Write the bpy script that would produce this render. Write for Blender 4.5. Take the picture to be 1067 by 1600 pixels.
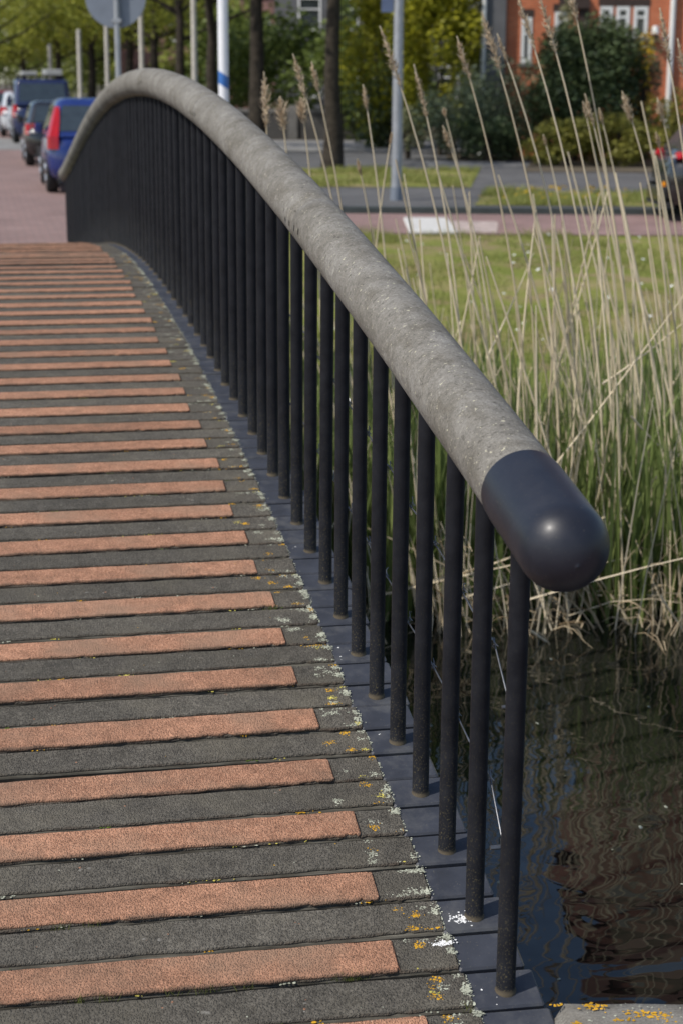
import bpy, bmesh, math, random
import numpy as np
from mathutils import Vector, Matrix

for o in list(bpy.data.objects):
    bpy.data.objects.remove(o)
random.seed(7)
rng = np.random.default_rng(7)
SC = bpy.context.scene
COL = SC.collection
R_ = math.radians

# ------------------------------------------------------------------ camera
S = 0.24                                   # spacing of the railing posts (m)
F_PX, PITCH, YAW, ROLL = 2581.8, 0.25463, 0.21283, 0.0055
CAM = Vector((0.0, 0.0, 1.881))
fwd = Vector((math.sin(YAW) * math.cos(PITCH), math.cos(YAW) * math.cos(PITCH), -math.sin(PITCH)))
_r = Vector((math.cos(YAW), -math.sin(YAW), 0))
_u = _r.cross(fwd)
RIGHT = math.cos(ROLL) * _r + math.sin(ROLL) * _u
UP = -math.sin(ROLL) * _r + math.cos(ROLL) * _u
cd = bpy.data.cameras.new('camera')
cam = bpy.data.objects.new('camera', cd)
COL.objects.link(cam)
m = Matrix((RIGHT, UP, -fwd)).transposed().to_4x4()
m.translation = CAM
cam.matrix_world = m
cd.sensor_fit = 'VERTICAL'
cd.sensor_height = 36.0
cd.sensor_width = 24.0
cd.lens = F_PX * 36.0 / 1600.0
cd.clip_start = 0.05
cd.clip_end = 2000
cd.dof.use_dof = True
cd.dof.focus_distance = 4.1
cd.dof.aperture_fstop = 4.4
cd.dof.aperture_blades = 7
SC.camera = cam

# ------------------------------------------------------------------ world, sun, exposure
SUN_EL = R_(50)
SUN_DIR = Vector((-0.955, -0.30, 0)).normalized()      # horizontal direction towards the sun
w = bpy.data.worlds.new('World')
SC.world = w
w.use_nodes = True
nt = w.node_tree
bg = nt.nodes['Background']
sky = nt.nodes.new('ShaderNodeTexSky')
sky.sky_type = 'NISHITA'
sky.sun_disc = False
sky.sun_elevation = SUN_EL
sky.sun_rotation = math.atan2(SUN_DIR.x, SUN_DIR.y)
nt.links.new(sky.outputs[0], bg.inputs[0])
bg.inputs[1].default_value = 0.15
sl = bpy.data.lights.new('sun', 'SUN')
sl.energy = 4.4
sl.angle = R_(0.53)
sl.color = (1.0, 0.945, 0.87)
sun = bpy.data.objects.new('sun', sl)
COL.objects.link(sun)
to_sun = Vector((SUN_DIR.x * math.cos(SUN_EL), SUN_DIR.y * math.cos(SUN_EL), math.sin(SUN_EL)))
sun.rotation_euler = to_sun.to_track_quat('Z', 'Y').to_euler()
sun.location = to_sun * 30
SC.view_settings.view_transform = 'Standard'
SC.view_settings.look = 'None'
SC.view_settings.exposure = 0.0
SC.view_settings.gamma = 1.0
SC.view_settings.use_curve_mapping = False
SC.render.engine = 'CYCLES'
SC.cycles.max_bounces = 6
SC.cycles.transparent_max_bounces = 8
SC.cycles.use_denoising = True

# ------------------------------------------------------------------ place helpers
ER = Vector((math.cos(YAW), -math.sin(YAW), 0))        # along the far bank, to the right
EF = Vector((math.sin(YAW), math.cos(YAW), 0))         # across the canal


def W(r, d, z=0.0):
    """bank frame (right, across, up) -> world"""
    return Vector((r * ER.x + d * EF.x, r * ER.y + d * EF.y, z))


def at(u, v, d):
    """the point at distance d across the canal that is seen at photo pixel u, v"""
    k = fwd + RIGHT * ((u - 533.5) / F_PX) - UP * ((v - 800) / F_PX)
    return CAM + k * (d / k.dot(EF))


def rr(u, d):
    """bank-frame r of photo column u at distance d (at eye height)"""
    return at(u, 128, d).dot(ER)


def zz(v, d):
    return at(533.5, v, d).z


# ------------------------------------------------------------------ materials
MATS = {}


class NT:
    def __init__(self, name):
        self.m = bpy.data.materials.new(name)
        self.m.use_nodes = True
        self.t = self.m.node_tree
        self.b = self.t.nodes['Principled BSDF']
        self.out = self.t.nodes['Material Output']
        MATS[name] = self.m

    def n(self, kind, **kw):
        x = self.t.nodes.new('ShaderNode' + kind)
        for k, v in kw.items():
            setattr(x, k, v)
        return x

    def l(self, a, b):
        self.t.links.new(a, b)

    def coord(self, scale=(1, 1, 1), jitter=True, world=False):
        tc = self.n('TexCoord')
        src = tc.outputs['Object']
        if world:
            src = self.n('NewGeometry').outputs['Position']
        mp = self.n('Mapping')
        mp.inputs['Scale'].default_value = scale
        self.l(src, mp.inputs['Vector'])
        if jitter and not world:
            oi = self.n('ObjectInfo')
            mu = self.n('MATH' if False else 'Math', operation='MULTIPLY')
            mu.inputs[1].default_value = 37.0
            self.l(oi.outputs['Random'], mu.inputs[0])
            self.l(mu.outputs[0], mp.inputs['Location'])
        return mp.outputs[0]

    def noise(self, vec, scale, detail=4, rough=0.55, dist=0.0):
        x = self.n('TexNoise')
        x.inputs['Scale'].default_value = scale
        x.inputs['Detail'].default_value = detail
        x.inputs['Roughness'].default_value = rough
        x.inputs['Distortion'].default_value = dist
        self.l(vec, x.inputs['Vector'])
        return x.outputs['Fac']

    def voro(self, vec, scale, feature='F1'):
        x = self.n('TexVoronoi', feature=feature)
        x.inputs['Scale'].default_value = scale
        self.l(vec, x.inputs['Vector'])
        return x

    def ramp(self, fac, stops, interp='LINEAR'):
        x = self.n('ValToRGB')
        x.color_ramp.interpolation = interp
        e = x.color_ramp.elements
        while len(e) < len(stops):
            e.new(0.5)
        for i, (p, c) in enumerate(stops):
            e[i].position = p
            e[i].color = (c, c, c, 1) if not hasattr(c, '__len__') else (*c, 1)
        self.l(fac, x.inputs[0])
        return x.outputs[0]

    def mix(self, fac, a, b, blend='MIX'):
        x = self.n('MixRGB', blend_type=blend)
        for i, v in enumerate((fac, a, b)):
            if hasattr(v, 'is_linked'):
                self.l(v, x.inputs[i])
            elif hasattr(v, '__len__'):
                x.inputs[i].default_value = (*v, 1)
            else:
                x.inputs[i].default_value = v if i == 0 else (v, v, v, 1)
        return x.outputs[0]

    def bump(self, h, strength=0.5, dist=0.002, prev=None):
        x = self.n('Bump')
        x.inputs['Strength'].default_value = strength
        x.inputs['Distance'].default_value = dist
        self.l(h, x.inputs['Height'])
        if prev is not None:
            self.l(prev, x.inputs['Normal'])
        return x.outputs[0]

    def set(self, color=None, rough=None, normal=None, metal=None, spec=None):
        for nm, v in (('Base Color', color), ('Roughness', rough), ('Normal', normal), ('Metallic', metal), ('Specular IOR Level', spec)):
            if v is None:
                continue
            if hasattr(v, 'is_linked'):
                self.l(v, self.b.inputs[nm])
            elif hasattr(v, '__len__'):
                self.b.inputs[nm].default_value = (*v, 1)
            else:
                self.b.inputs[nm].default_value = v
        return self.m


def simple(name, col, rough=0.6, metal=0.0, spec=0.5, var=0.18, scale=6.0, bump=0.0):
    a = NT(name)
    v = a.coord()
    n = a.noise(v, scale, 5)
    lo = tuple(max(0, c * (1 - var)) for c in col)
    hi = tuple(min(1, c * (1 + var)) for c in col)
    c = a.ramp(n, [(0.3, lo), (0.7, hi)])
    nb = a.bump(a.noise(v, scale * 12, 3), bump, 0.004) if bump else None
    return a.set(c, rough, nb, metal, spec)


# --- deck
def grit(name, lo, hi, patch, patch_amt):
    a = NT(name)
    v = a.coord()
    fine = a.noise(v, 170, 3, 0.75)
    mid = a.noise(v, 22, 4)
    big = a.noise(v, 4.5, 4)
    vo = a.voro(v, 235)
    c = a.ramp(fine, [(0.3, lo), (0.68, hi)])
    sp = a.ramp(vo.outputs['Color'], [(0.0, 0.68), (0.5, 1.0), (1.0, 1.36)])
    c = a.mix(0.85, c, sp, 'MULTIPLY')
    wear = a.ramp(mid, [(0.35, 0.78), (0.65, 1.16)])
    c = a.mix(0.8, c, wear, 'MULTIPLY')
    c = a.mix(a.ramp(big, [(0.48, 0.0), (0.70, patch_amt)]), c, patch)
    oi = a.n('ObjectInfo')
    c = a.mix(0.9, c, a.ramp(oi.outputs['Random'], [(0.0, 0.86), (0.5, 1.0), (1.0, 1.12)]), 'MULTIPLY')
    worn = a.ramp(a.noise(v, 11, 6, 0.7, 0.8), [(0.60, 0.0), (0.72, 0.55)])
    c = a.mix(worn, c, tuple(0.5 * (l_ + h_) * 0.75 for l_, h_ in zip(lo, hi)))
    vw = a.coord(world=True)
    c = a.mix(0.85, c, a.ramp(a.noise(vw, 1.7, 5, 0.6), [(0.32, 0.80), (0.68, 1.16)]), 'MULTIPLY')
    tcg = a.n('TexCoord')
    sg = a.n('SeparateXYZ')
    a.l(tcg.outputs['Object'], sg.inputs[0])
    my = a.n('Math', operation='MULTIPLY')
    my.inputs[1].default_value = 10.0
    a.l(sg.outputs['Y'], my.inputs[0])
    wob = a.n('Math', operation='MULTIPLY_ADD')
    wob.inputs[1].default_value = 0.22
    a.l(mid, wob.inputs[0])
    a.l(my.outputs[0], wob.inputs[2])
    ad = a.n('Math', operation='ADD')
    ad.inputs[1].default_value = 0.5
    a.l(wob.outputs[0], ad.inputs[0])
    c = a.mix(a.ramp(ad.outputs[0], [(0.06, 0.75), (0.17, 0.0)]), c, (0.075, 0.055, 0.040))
    pits = a.ramp(vo.outputs['Distance'], [(0.0, 1.0), (0.6, 0.0)])
    nb = a.bump(pits, 0.9, 0.0034)
    nb = a.bump(mid, 0.35, 0.006, nb)
    return a.set(c, 0.92, nb, spec=0.25)


grit('grey_grit', (0.045, 0.040, 0.032), (0.128, 0.116, 0.095), (0.13, 0.115, 0.085), 0.5)
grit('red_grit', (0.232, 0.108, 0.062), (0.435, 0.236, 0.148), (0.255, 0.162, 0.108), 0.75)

a = NT('bare_wood')
v = a.coord((1.0, 18, 18))
g = a.noise(v, 7, 6, 0.65)
v2 = a.coord()
c = a.ramp(g, [(0.3, (0.040, 0.035, 0.026)), (0.7, (0.155, 0.145, 0.118))])
c = a.mix(a.ramp(a.noise(v2, 9, 5), [(0.45, 0.0), (0.68, 0.8)]), c, (0.028, 0.024, 0.017))
a.set(c, 0.9, a.bump(g, 0.6, 0.003), spec=0.2)


def paint(name, col, dirt, rough, dirt_lo=0.56, dirt_hi=0.72, spots=0.4):
    a = NT(name)
    v = a.coord()
    n = a.noise(v, 14, 5)
    c = a.ramp(n, [(0.3, tuple(x * 0.82 for x in col)), (0.7, tuple(x * 1.2 for x in col))])
    d = a.ramp(a.noise(v, 7, 6, 0.7), [(dirt_lo, 0.0), (dirt_hi, 0.55)])
    c = a.mix(d, c, dirt)
    sp = a.ramp(a.noise(v, 240, 2, 0.6), [(0.69, 0.0), (0.74, spots)])
    c = a.mix(sp, c, (0.25, 0.22, 0.15))
    r = a.ramp(n, [(0.2, rough - 0.06), (0.8, rough + 0.12)])
    nb = a.bump(a.noise(v, 55, 3), 0.12, 0.002)
    return a.set(c, r, nb, spec=0.5)


paint('blue_plank_paint', (0.038, 0.0415, 0.052), (0.095, 0.094, 0.090), 0.50, 0.50, 0.68, spots=0.5)
paint('cap_paint', (0.0135, 0.0152, 0.0225), (0.022, 0.023, 0.028), 0.42, 0.52, 0.72, 0.3)
_c = MATS['cap_paint'].node_tree.nodes['Principled BSDF']
_c.inputs['Coat Weight'].default_value = 0.07
_c.inputs['Specular IOR Level'].default_value = 0.34
_c.inputs['Coat Roughness'].default_value = 0.24

MATS['blue_plank_paint'].node_tree.nodes['Principled BSDF'].inputs['Specular IOR Level'].default_value = 0.28

# post paint: dust and algae specks towards the foot (soiling of the thing itself)
a = NT('post_paint')
v = a.coord()
n = a.noise(v, 20, 5)
c = a.ramp(n, [(0.3, (0.0115, 0.0121, 0.0148)), (0.7, (0.0185, 0.0194, 0.0232))])
tc = a.n('TexCoord')
sx = a.n('SeparateXYZ')
a.l(tc.outputs['Object'], sx.inputs[0])
foot = a.ramp(sx.outputs['Z'], [(0.0, 1.0), (0.12, 0.65), (0.35, 0.22), (0.9, 0.05)])
speck = a.ramp(a.noise(v, 210, 3, 0.7), [(0.56, 0.0), (0.66, 1.0)])
mm = a.n('Math', operation='MULTIPLY')
a.l(foot, mm.inputs[0])
a.l(speck, mm.inputs[1])
c = a.mix(mm.outputs[0], c, (0.085, 0.073, 0.042))
c = a.mix(a.ramp(sx.outputs['Z'], [(0.002, 0.7), (0.009, 0.0)]), c, (0.13, 0.105, 0.070))
a.set(c, a.ramp(n, [(0.2, 0.34), (0.8, 0.5)]), a.bump(a.noise(v, 60, 3), 0.15, 0.002), spec=0.05)

# concrete handrail
a = NT('rail_concrete')
v = a.coord(jitter=False)
vs = a.coord((1, 1.6, 1), jitter=False)
n1 = a.noise(v, 5.5, 6, 0.65, 0.6)
n2 = a.noise(v, 46, 6, 0.75, 0.4)
n3 = a.noise(v, 230, 3, 0.7)
st = a.noise(vs, 26, 6, 0.75, 1.2)
c = a.ramp(n1, [(0.30, (0.122, 0.111, 0.091)), (0.48, (0.168, 0.157, 0.136)), (0.70, (0.238, 0.227, 0.204))])
c = a.mix(0.75, c, a.ramp(n2, [(0.32, 0.68), (0.68, 1.26)]), 'MULTIPLY')
c = a.mix(0.22, c, a.ramp(st, [(0.36, 0.68), (0.6, 1.18)]), 'MULTIPLY')
c = a.mix(0.8, c, a.ramp(n3, [(0.3, 0.62), (0.7, 1.34)]), 'MULTIPLY')
c = a.mix(a.ramp(a.noise(v, 30, 8, 0.8, 1.0), [(0.58, 0.0), (0.70, 0.5)]), c, (0.50, 0.48, 0.43))
c = a.mix(a.ramp(a.noise(v, 62, 5, 0.65), [(0.58, 0.0), (0.66, 0.8)]), c, (0.068, 0.062, 0.052))
c = a.mix(a.ramp(a.noise(v, 95, 3, 0.6), [(0.645, 0.0), (0.69, 0.75)]), c, (0.50, 0.47, 0.34))
vl = a.coord((2.0, 0.7, 2.0), jitter=False)
c = a.mix(a.ramp(a.noise(vl, 6.5, 8, 0.78, 0.3), [(0.52, 0.0), (0.68, 0.5)]), c, (0.080, 0.068, 0.048))
nb = a.bump(n3, 0.5, 0.0016)
nb = a.bump(n2, 0.4, 0.004, nb)
a.set(c, 0.88, nb, spec=0.25)
simple('rail_joint', (0.07, 0.062, 0.05), 0.9)
simple('hole_black', (0.006, 0.006, 0.006), 0.95, spec=0.1)
simple('steel_wire', (0.20, 0.205, 0.215), 0.42, metal=0.9, var=0.3, scale=40)
simple('dark_steel', (0.018, 0.020, 0.026), 0.55)
simple('pale_lichen', (0.36, 0.37, 0.29), 0.95, spec=0.1, var=0.35, scale=30)
simple('orange_lichen', (0.50, 0.275, 0.022), 0.95, spec=0.1, var=0.35, scale=30)
simple('yellow_lichen', (0.46, 0.40, 0.09), 0.95, spec=0.1, var=0.35, scale=30)
simple('dropping_white', (0.72, 0.72, 0.70), 0.8, var=0.15, scale=50)
simple('moss', (0.085, 0.125, 0.022), 0.95, spec=0.1, var=0.4, scale=40)

a = NT('coping_concrete')
v = a.coord(jitter=False)
n1 = a.noise(v, 7, 6, 0.7)
c = a.ramp(n1, [(0.3, (0.115, 0.105, 0.088)), (0.7, (0.25, 0.238, 0.21))])
c = a.mix(0.7, c, a.ramp(a.noise(v, 150, 4, 0.7), [(0.3, 0.55), (0.7, 1.4)]), 'MULTIPLY')
a.set(c, 0.92, a.bump(a.noise(v, 140, 4), 0.6, 0.003), spec=0.2)

# water: murky, mirror-like, with small ripples
a = NT('canal_water')
vw = a.coord((1.0, 1.0, 1.0), world=True)
rot = a.n('Mapping')
rot.inputs['Rotation'].default_value = (0, 0, YAW)
a.l(vw, rot.inputs['Vector'])
st1 = a.n('Mapping')
st1.inputs['Scale'].default_value = (1.0, 1.5, 1.0)
a.l(rot.outputs[0], st1.inputs['Vector'])
h1 = a.noise(st1.outputs[0], 2.3, 2, 0.4, 0.4)
h2 = a.noise(st1.outputs[0], 7.0, 1, 0.4, 0.3)
nb = a.bump(h1, 0.17, 0.050)
nb = a.bump(h2, 0.16, 0.006, nb)
a.set((0.0100, 0.0105, 0.0078), 0.012, nb)
a.b.inputs['IOR'].default_value = 1.45

# ground covers
a = NT('lawn_soil')
v = a.coord(world=True)
n1 = a.noise(v, 0.9, 5, 0.65)
n2 = a.noise(v, 1.9, 5, 0.7)
n3 = a.noise(v, 60, 3, 0.7)
c = a.ramp(n1, [(0.34, (0.165, 0.200, 0.040)), (0.50, (0.225, 0.240, 0.060)), (0.64, (0.32, 0.265, 0.125))])
c = a.mix(a.ramp(n2, [(0.50, 0.0), (0.60, 0.85)]), c, (0.30, 0.225, 0.13))
c = a.mix(0.8, c, a.ramp(n3, [(0.25, 0.5), (0.75, 1.35)]), 'MULTIPLY')
a.set(c, 0.95, a.bump(n3, 0.8, 0.03), spec=0.1)

a = NT('asphalt')
v = a.coord(world=True)
c = a.ramp(a.noise(v, 1.1, 6, 0.65), [(0.3, (0.068, 0.068, 0.070)), (0.7, (0.125, 0.124, 0.122))])
c = a.mix(0.7, c, a.ramp(a.noise(v, 70, 3, 0.7), [(0.3, 0.65), (0.7, 1.3)]), 'MULTIPLY')
a.set(c, 0.9, spec=0.25)


def brickmat(name, c1, c2, mortar, sx, sy):
    a = NT(name)
    v = a.coord(world=True)
    b = a.n('TexBrick')
    b.inputs['Scale'].default_value = 1.0
    b.inputs['Brick Width'].default_value = sx
    b.inputs['Row Height'].default_value = sy
    b.inputs['Mortar Size'].default_value = 0.006
    b.inputs['Color1'].default_value = (*c1, 1)
    b.inputs['Color2'].default_value = (*c2, 1)
    b.inputs['Mortar'].default_value = (*mortar, 1)
    a.l(v, b.inputs['Vector'])
    c = a.mix(0.75, b.outputs['Color'], a.ramp(a.noise(v, 0.7, 6, 0.7), [(0.3, 0.72), (0.7, 1.25)]), 'MULTIPLY')
    c = a.mix(0.5, c, a.ramp(a.noise(v, 40, 3, 0.7), [(0.3, 0.7), (0.7, 1.3)]), 'MULTIPLY')
    return a.set(c, 0.9, spec=0.25)


brickmat('pink_paving', (0.205, 0.132, 0.118), (0.245, 0.168, 0.152), (0.14, 0.11, 0.10), 0.21, 0.105)
brickmat('path_paving', (0.215, 0.135, 0.122), (0.26, 0.170, 0.155), (0.15, 0.12, 0.11), 0.21, 0.105)
simple('kerb_dark', (0.035, 0.044, 0.042), 0.8)
simple('kerb_stone', (0.22, 0.21, 0.19), 0.9, bump=0.3)
simple('pavement_tiles', (0.19, 0.185, 0.175), 0.9, scale=1.5, var=0.3)
simple('road_paint', (0.50, 0.49, 0.46), 0.85, var=0.2, scale=9)
simple('worn_paint', (0.36, 0.29, 0.26), 0.9, var=0.4, scale=9)
simple('garden_soil', (0.075, 0.058, 0.035), 0.95, var=0.4, scale=2)
simple('wet_mud', (0.030, 0.025, 0.015), 0.8, var=0.4, scale=5)


def leaf(name, dark, light, trans=0.35, rough=0.55):
    a = NT(name)
    at_ = a.n('Attribute', attribute_name='tint')
    v = a.coord(world=True)
    n = a.noise(v, 2.2, 3)
    f = a.mix(0.35, at_.outputs['Fac'], n)
    c = a.ramp(f, [(0.15, dark), (0.85, light)])
    a.set(c, rough, spec=0.3)
    tr = a.n('BsdfTranslucent')
    a.l(c, tr.inputs['Color'])
    mx = a.n('MixShader')
    mx.inputs[0].default_value = trans
    a.l(a.b.outputs[0], mx.inputs[1])
    a.l(tr.outputs[0], mx.inputs[2])
    a.l(mx.outputs[0], a.out.inputs['Surface'])
    return a.m


leaf('leaf_spring', (0.1492, 0.1843, 0.0246), (0.4124, 0.4124, 0.0614), 0.4)
leaf('leaf_far', (0.09, 0.1224, 0.0216), (0.27, 0.297, 0.054), 0.35)
leaf('leaf_dark', (0.0225, 0.0338, 0.015), (0.1196, 0.1631, 0.0653), 0.2, 0.42)
leaf('leaf_grey', (0.0375, 0.0562, 0.03), (0.2066, 0.2501, 0.1414), 0.2, 0.42)
leaf('leaf_gold', (0.0929, 0.1181, 0.0101), (0.4809, 0.4473, 0.0304), 0.35)
leaf('leaf_juniper', (0.06, 0.068, 0.014), (0.3, 0.28, 0.05), 0.3)
leaf('leaf_pale', (0.16, 0.18, 0.08), (0.34, 0.34, 0.19), 0.35)
leaf('leaf_flower', (0.42, 0.27, 0.01), (0.62, 0.44, 0.02), 0.3)
leaf('leaf_hedge', (0.0363, 0.0594, 0.0132), (0.1733, 0.2228, 0.0429), 0.3)
leaf('grass_blade', (0.120, 0.152, 0.030), (0.300, 0.310, 0.088), 0.35, 0.6)
leaf('reed_green', (0.095, 0.140, 0.034), (0.290, 0.350, 0.120), 0.45, 0.5)
leaf('reed_dry', (0.50, 0.405, 0.255), (0.82, 0.71, 0.515), 0.15, 0.6)
leaf('reed_dry_old', (0.4536, 0.3726, 0.243), (0.7844, 0.6996, 0.53), 0.15, 0.6)
leaf('reed_litter', (0.20, 0.135, 0.070), (0.58, 0.47, 0.31), 0.25, 0.7)
leaf('plume', (0.46, 0.36, 0.24), (0.74, 0.62, 0.46), 0.4, 0.8)
simple('bark', (0.040, 0.033, 0.025), 0.95, var=0.45, scale=9, bump=0.8, spec=0.15)
simple('bark_far', (0.034, 0.028, 0.021), 0.95, var=0.4, scale=6, spec=0.15)
simple('galvanised', (0.36, 0.37, 0.385), 0.42, metal=0.55, var=0.12, scale=8)
simple('sign_back', (0.20, 0.225, 0.265), 0.5, metal=0.35, var=0.10, scale=5)
simple('white_enamel', (0.74, 0.755, 0.78), 0.35, var=0.06)
simple('blue_enamel', (0.035, 0.14, 0.42), 0.35, var=0.08)
simple('concrete_pale', (0.46, 0.43, 0.37), 0.85, var=0.15)
simple('sign_blue', (0.09, 0.12, 0.20), 0.4)
simple('wall_block', (0.145, 0.140, 0.130), 0.9, var=0.25, scale=3)
simple('wall_block_dark', (0.065, 0.062, 0.058), 0.9, var=0.25, scale=3)

a = NT('brick_orange')
v = a.coord()
sp = a.n('SeparateXYZ')
a.l(v, sp.inputs[0])
ad = a.n('Math', operation='ADD')
a.l(sp.outputs['X'], ad.inputs[0])
a.l(sp.outputs['Y'], ad.inputs[1])
cb = a.n('CombineXYZ')
a.l(ad.outputs[0], cb.inputs['X'])
a.l(sp.outputs['Z'], cb.inputs['Y'])
b = a.n('TexBrick')
for k, vv in (('Scale', 1.0), ('Brick Width', 0.22), ('Row Height', 0.065), ('Mortar Size', 0.006)):
    b.inputs[k].default_value = vv
b.inputs['Color1'].default_value = (0.52, 0.150, 0.066, 1)
b.inputs['Color2'].default_value = (0.60, 0.195, 0.092, 1)
b.inputs['Mortar'].default_value = (0.30, 0.16, 0.11, 1)
a.l(cb.outputs[0], b.inputs['Vector'])
c = a.mix(0.6, b.outputs['Color'], a.ramp(a.noise(v, 0.6, 5, 0.7), [(0.3, 0.75), (0.7, 1.22)]), 'MULTIPLY')
a.set(c, 0.88, spec=0.2)
simple('brick_brown', (0.20, 0.088, 0.058), 0.9, var=0.3, scale=1.4)
simple('render_grey', (0.12, 0.12, 0.125), 0.9, var=0.2, scale=1.0)
simple('brick_pink', (0.24, 0.13, 0.11), 0.9, var=0.25, scale=1.0)
simple('roof_tile', (0.11, 0.052, 0.035), 0.85, var=0.3, scale=3)
simple('window_white', (0.70, 0.70, 0.67), 0.5, var=0.06)
simple('window_glass', (0.035, 0.042, 0.048), 0.07, var=0.3, scale=1.2, spec=0.8)
simple('lintel_dark', (0.045, 0.028, 0.022), 0.85)
simple('black_metal', (0.012, 0.012, 0.013), 0.45)

# vehicles


def carpaint(name, col, rough=0.22):
    a = NT(name)
    v = a.coord()
    n = a.noise(v, 3, 4)
    c = a.ramp(n, [(0.3, tuple(x * 0.88 for x in col)), (0.7, tuple(x * 1.12 for x in col))])
    a.set(c, a.ramp(n, [(0.3, rough), (0.7, rough + 0.12)]))
    a.b.inputs['Coat Weight'].default_value = 0.7
    a.b.inputs['Coat Roughness'].default_value = 0.06
    return a.m


carpaint('paint_blue', (0.007, 0.020, 0.12))
carpaint('paint_navy', (0.010, 0.016, 0.060))
carpaint('paint_black', (0.010, 0.010, 0.011))
carpaint('paint_silver', (0.44, 0.46, 0.48), 0.3)
carpaint('paint_maroon', (0.13, 0.018, 0.020))
simple('car_glass', (0.030, 0.040, 0.046), 0.04, var=0.2, spec=0.9)
simple('tyre', (0.016, 0.016, 0.016), 0.85)
simple('rim', (0.42, 0.43, 0.44), 0.3, metal=0.8)
simple('red_lens', (0.36, 0.010, 0.014), 0.12, var=0.1)
simple('clear_lens', (0.66, 0.64, 0.60), 0.12, var=0.1)
simple('amber_lens', (0.72, 0.26, 0.01), 0.12, var=0.1)
simple('trim_black', (0.014, 0.014, 0.015), 0.55)
simple('trim_grey', (0.20, 0.20, 0.20), 0.5)
simple('plate_yellow', (0.60, 0.42, 0.03), 0.5, var=0.05)
simple('ladder_metal', (0.40, 0.40, 0.38), 0.45, metal=0.4)


# ------------------------------------------------------------------ object helpers
def mesh_obj(name, verts, faces, mat, parent=None, smooth=False, tint=None):
    me = bpy.data.meshes.new(name)
    me.from_pydata([tuple(map(float, v)) for v in verts], [], faces)
    return finish(name, me, mat, parent, smooth, tint)


def finish(name, me, mat, parent=None, smooth=False, tint=None):
    if tint is not None:
        at_ = me.attributes.new('tint', 'FLOAT', 'POINT')
        at_.data.foreach_set('value', np.asarray(tint, dtype=np.float32))
    if smooth:
        me.polygons.foreach_set('use_smooth', [True] * len(me.polygons))
    me.materials.append(MATS[mat])
    o = bpy.data.objects.new(name, me)
    COL.objects.link(o)
    if parent is not None:
        o.parent = parent
    return o


def tri_mesh(name, V, Fc, mat, parent=None, tint=None, smooth=False):
    """fast mesh from numpy arrays (faces all of one size)"""
    V = np.asarray(V, dtype=np.float32)
    Fc = np.asarray(Fc, dtype=np.int32)
    k = Fc.shape[1]
    me = bpy.data.meshes.new(name)
    me.vertices.add(len(V))
    me.vertices.foreach_set('co', V.ravel())
    me.loops.add(Fc.size)
    me.loops.foreach_set('vertex_index', Fc.ravel())
    me.polygons.add(len(Fc))
    me.polygons.foreach_set('loop_start', np.arange(0, Fc.size, k, dtype=np.int32))
    me.update(calc_edges=True)
    me.validate()
    return finish(name, me, mat, parent, smooth, tint)


def link_copy(name, src, parent=None):
    o = src.copy()
    o.name = name
    COL.objects.link(o)
    o.parent = parent
    return o


def empty(name, loc=(0, 0, 0), rz=0.0):
    o = bpy.data.objects.new(name, None)
    o.empty_display_size = 0.2
    COL.objects.link(o)
    o.location = loc
    o.rotation_euler = (0, 0, rz)
    return o


def tag(o, label=None, cat=None, group=None, kind=None):
    if label:
        o['label'] = label
    if cat:
        o['category'] = cat
    if group:
        o['group'] = group
    if kind:
        o['kind'] = kind
    return o


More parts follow.
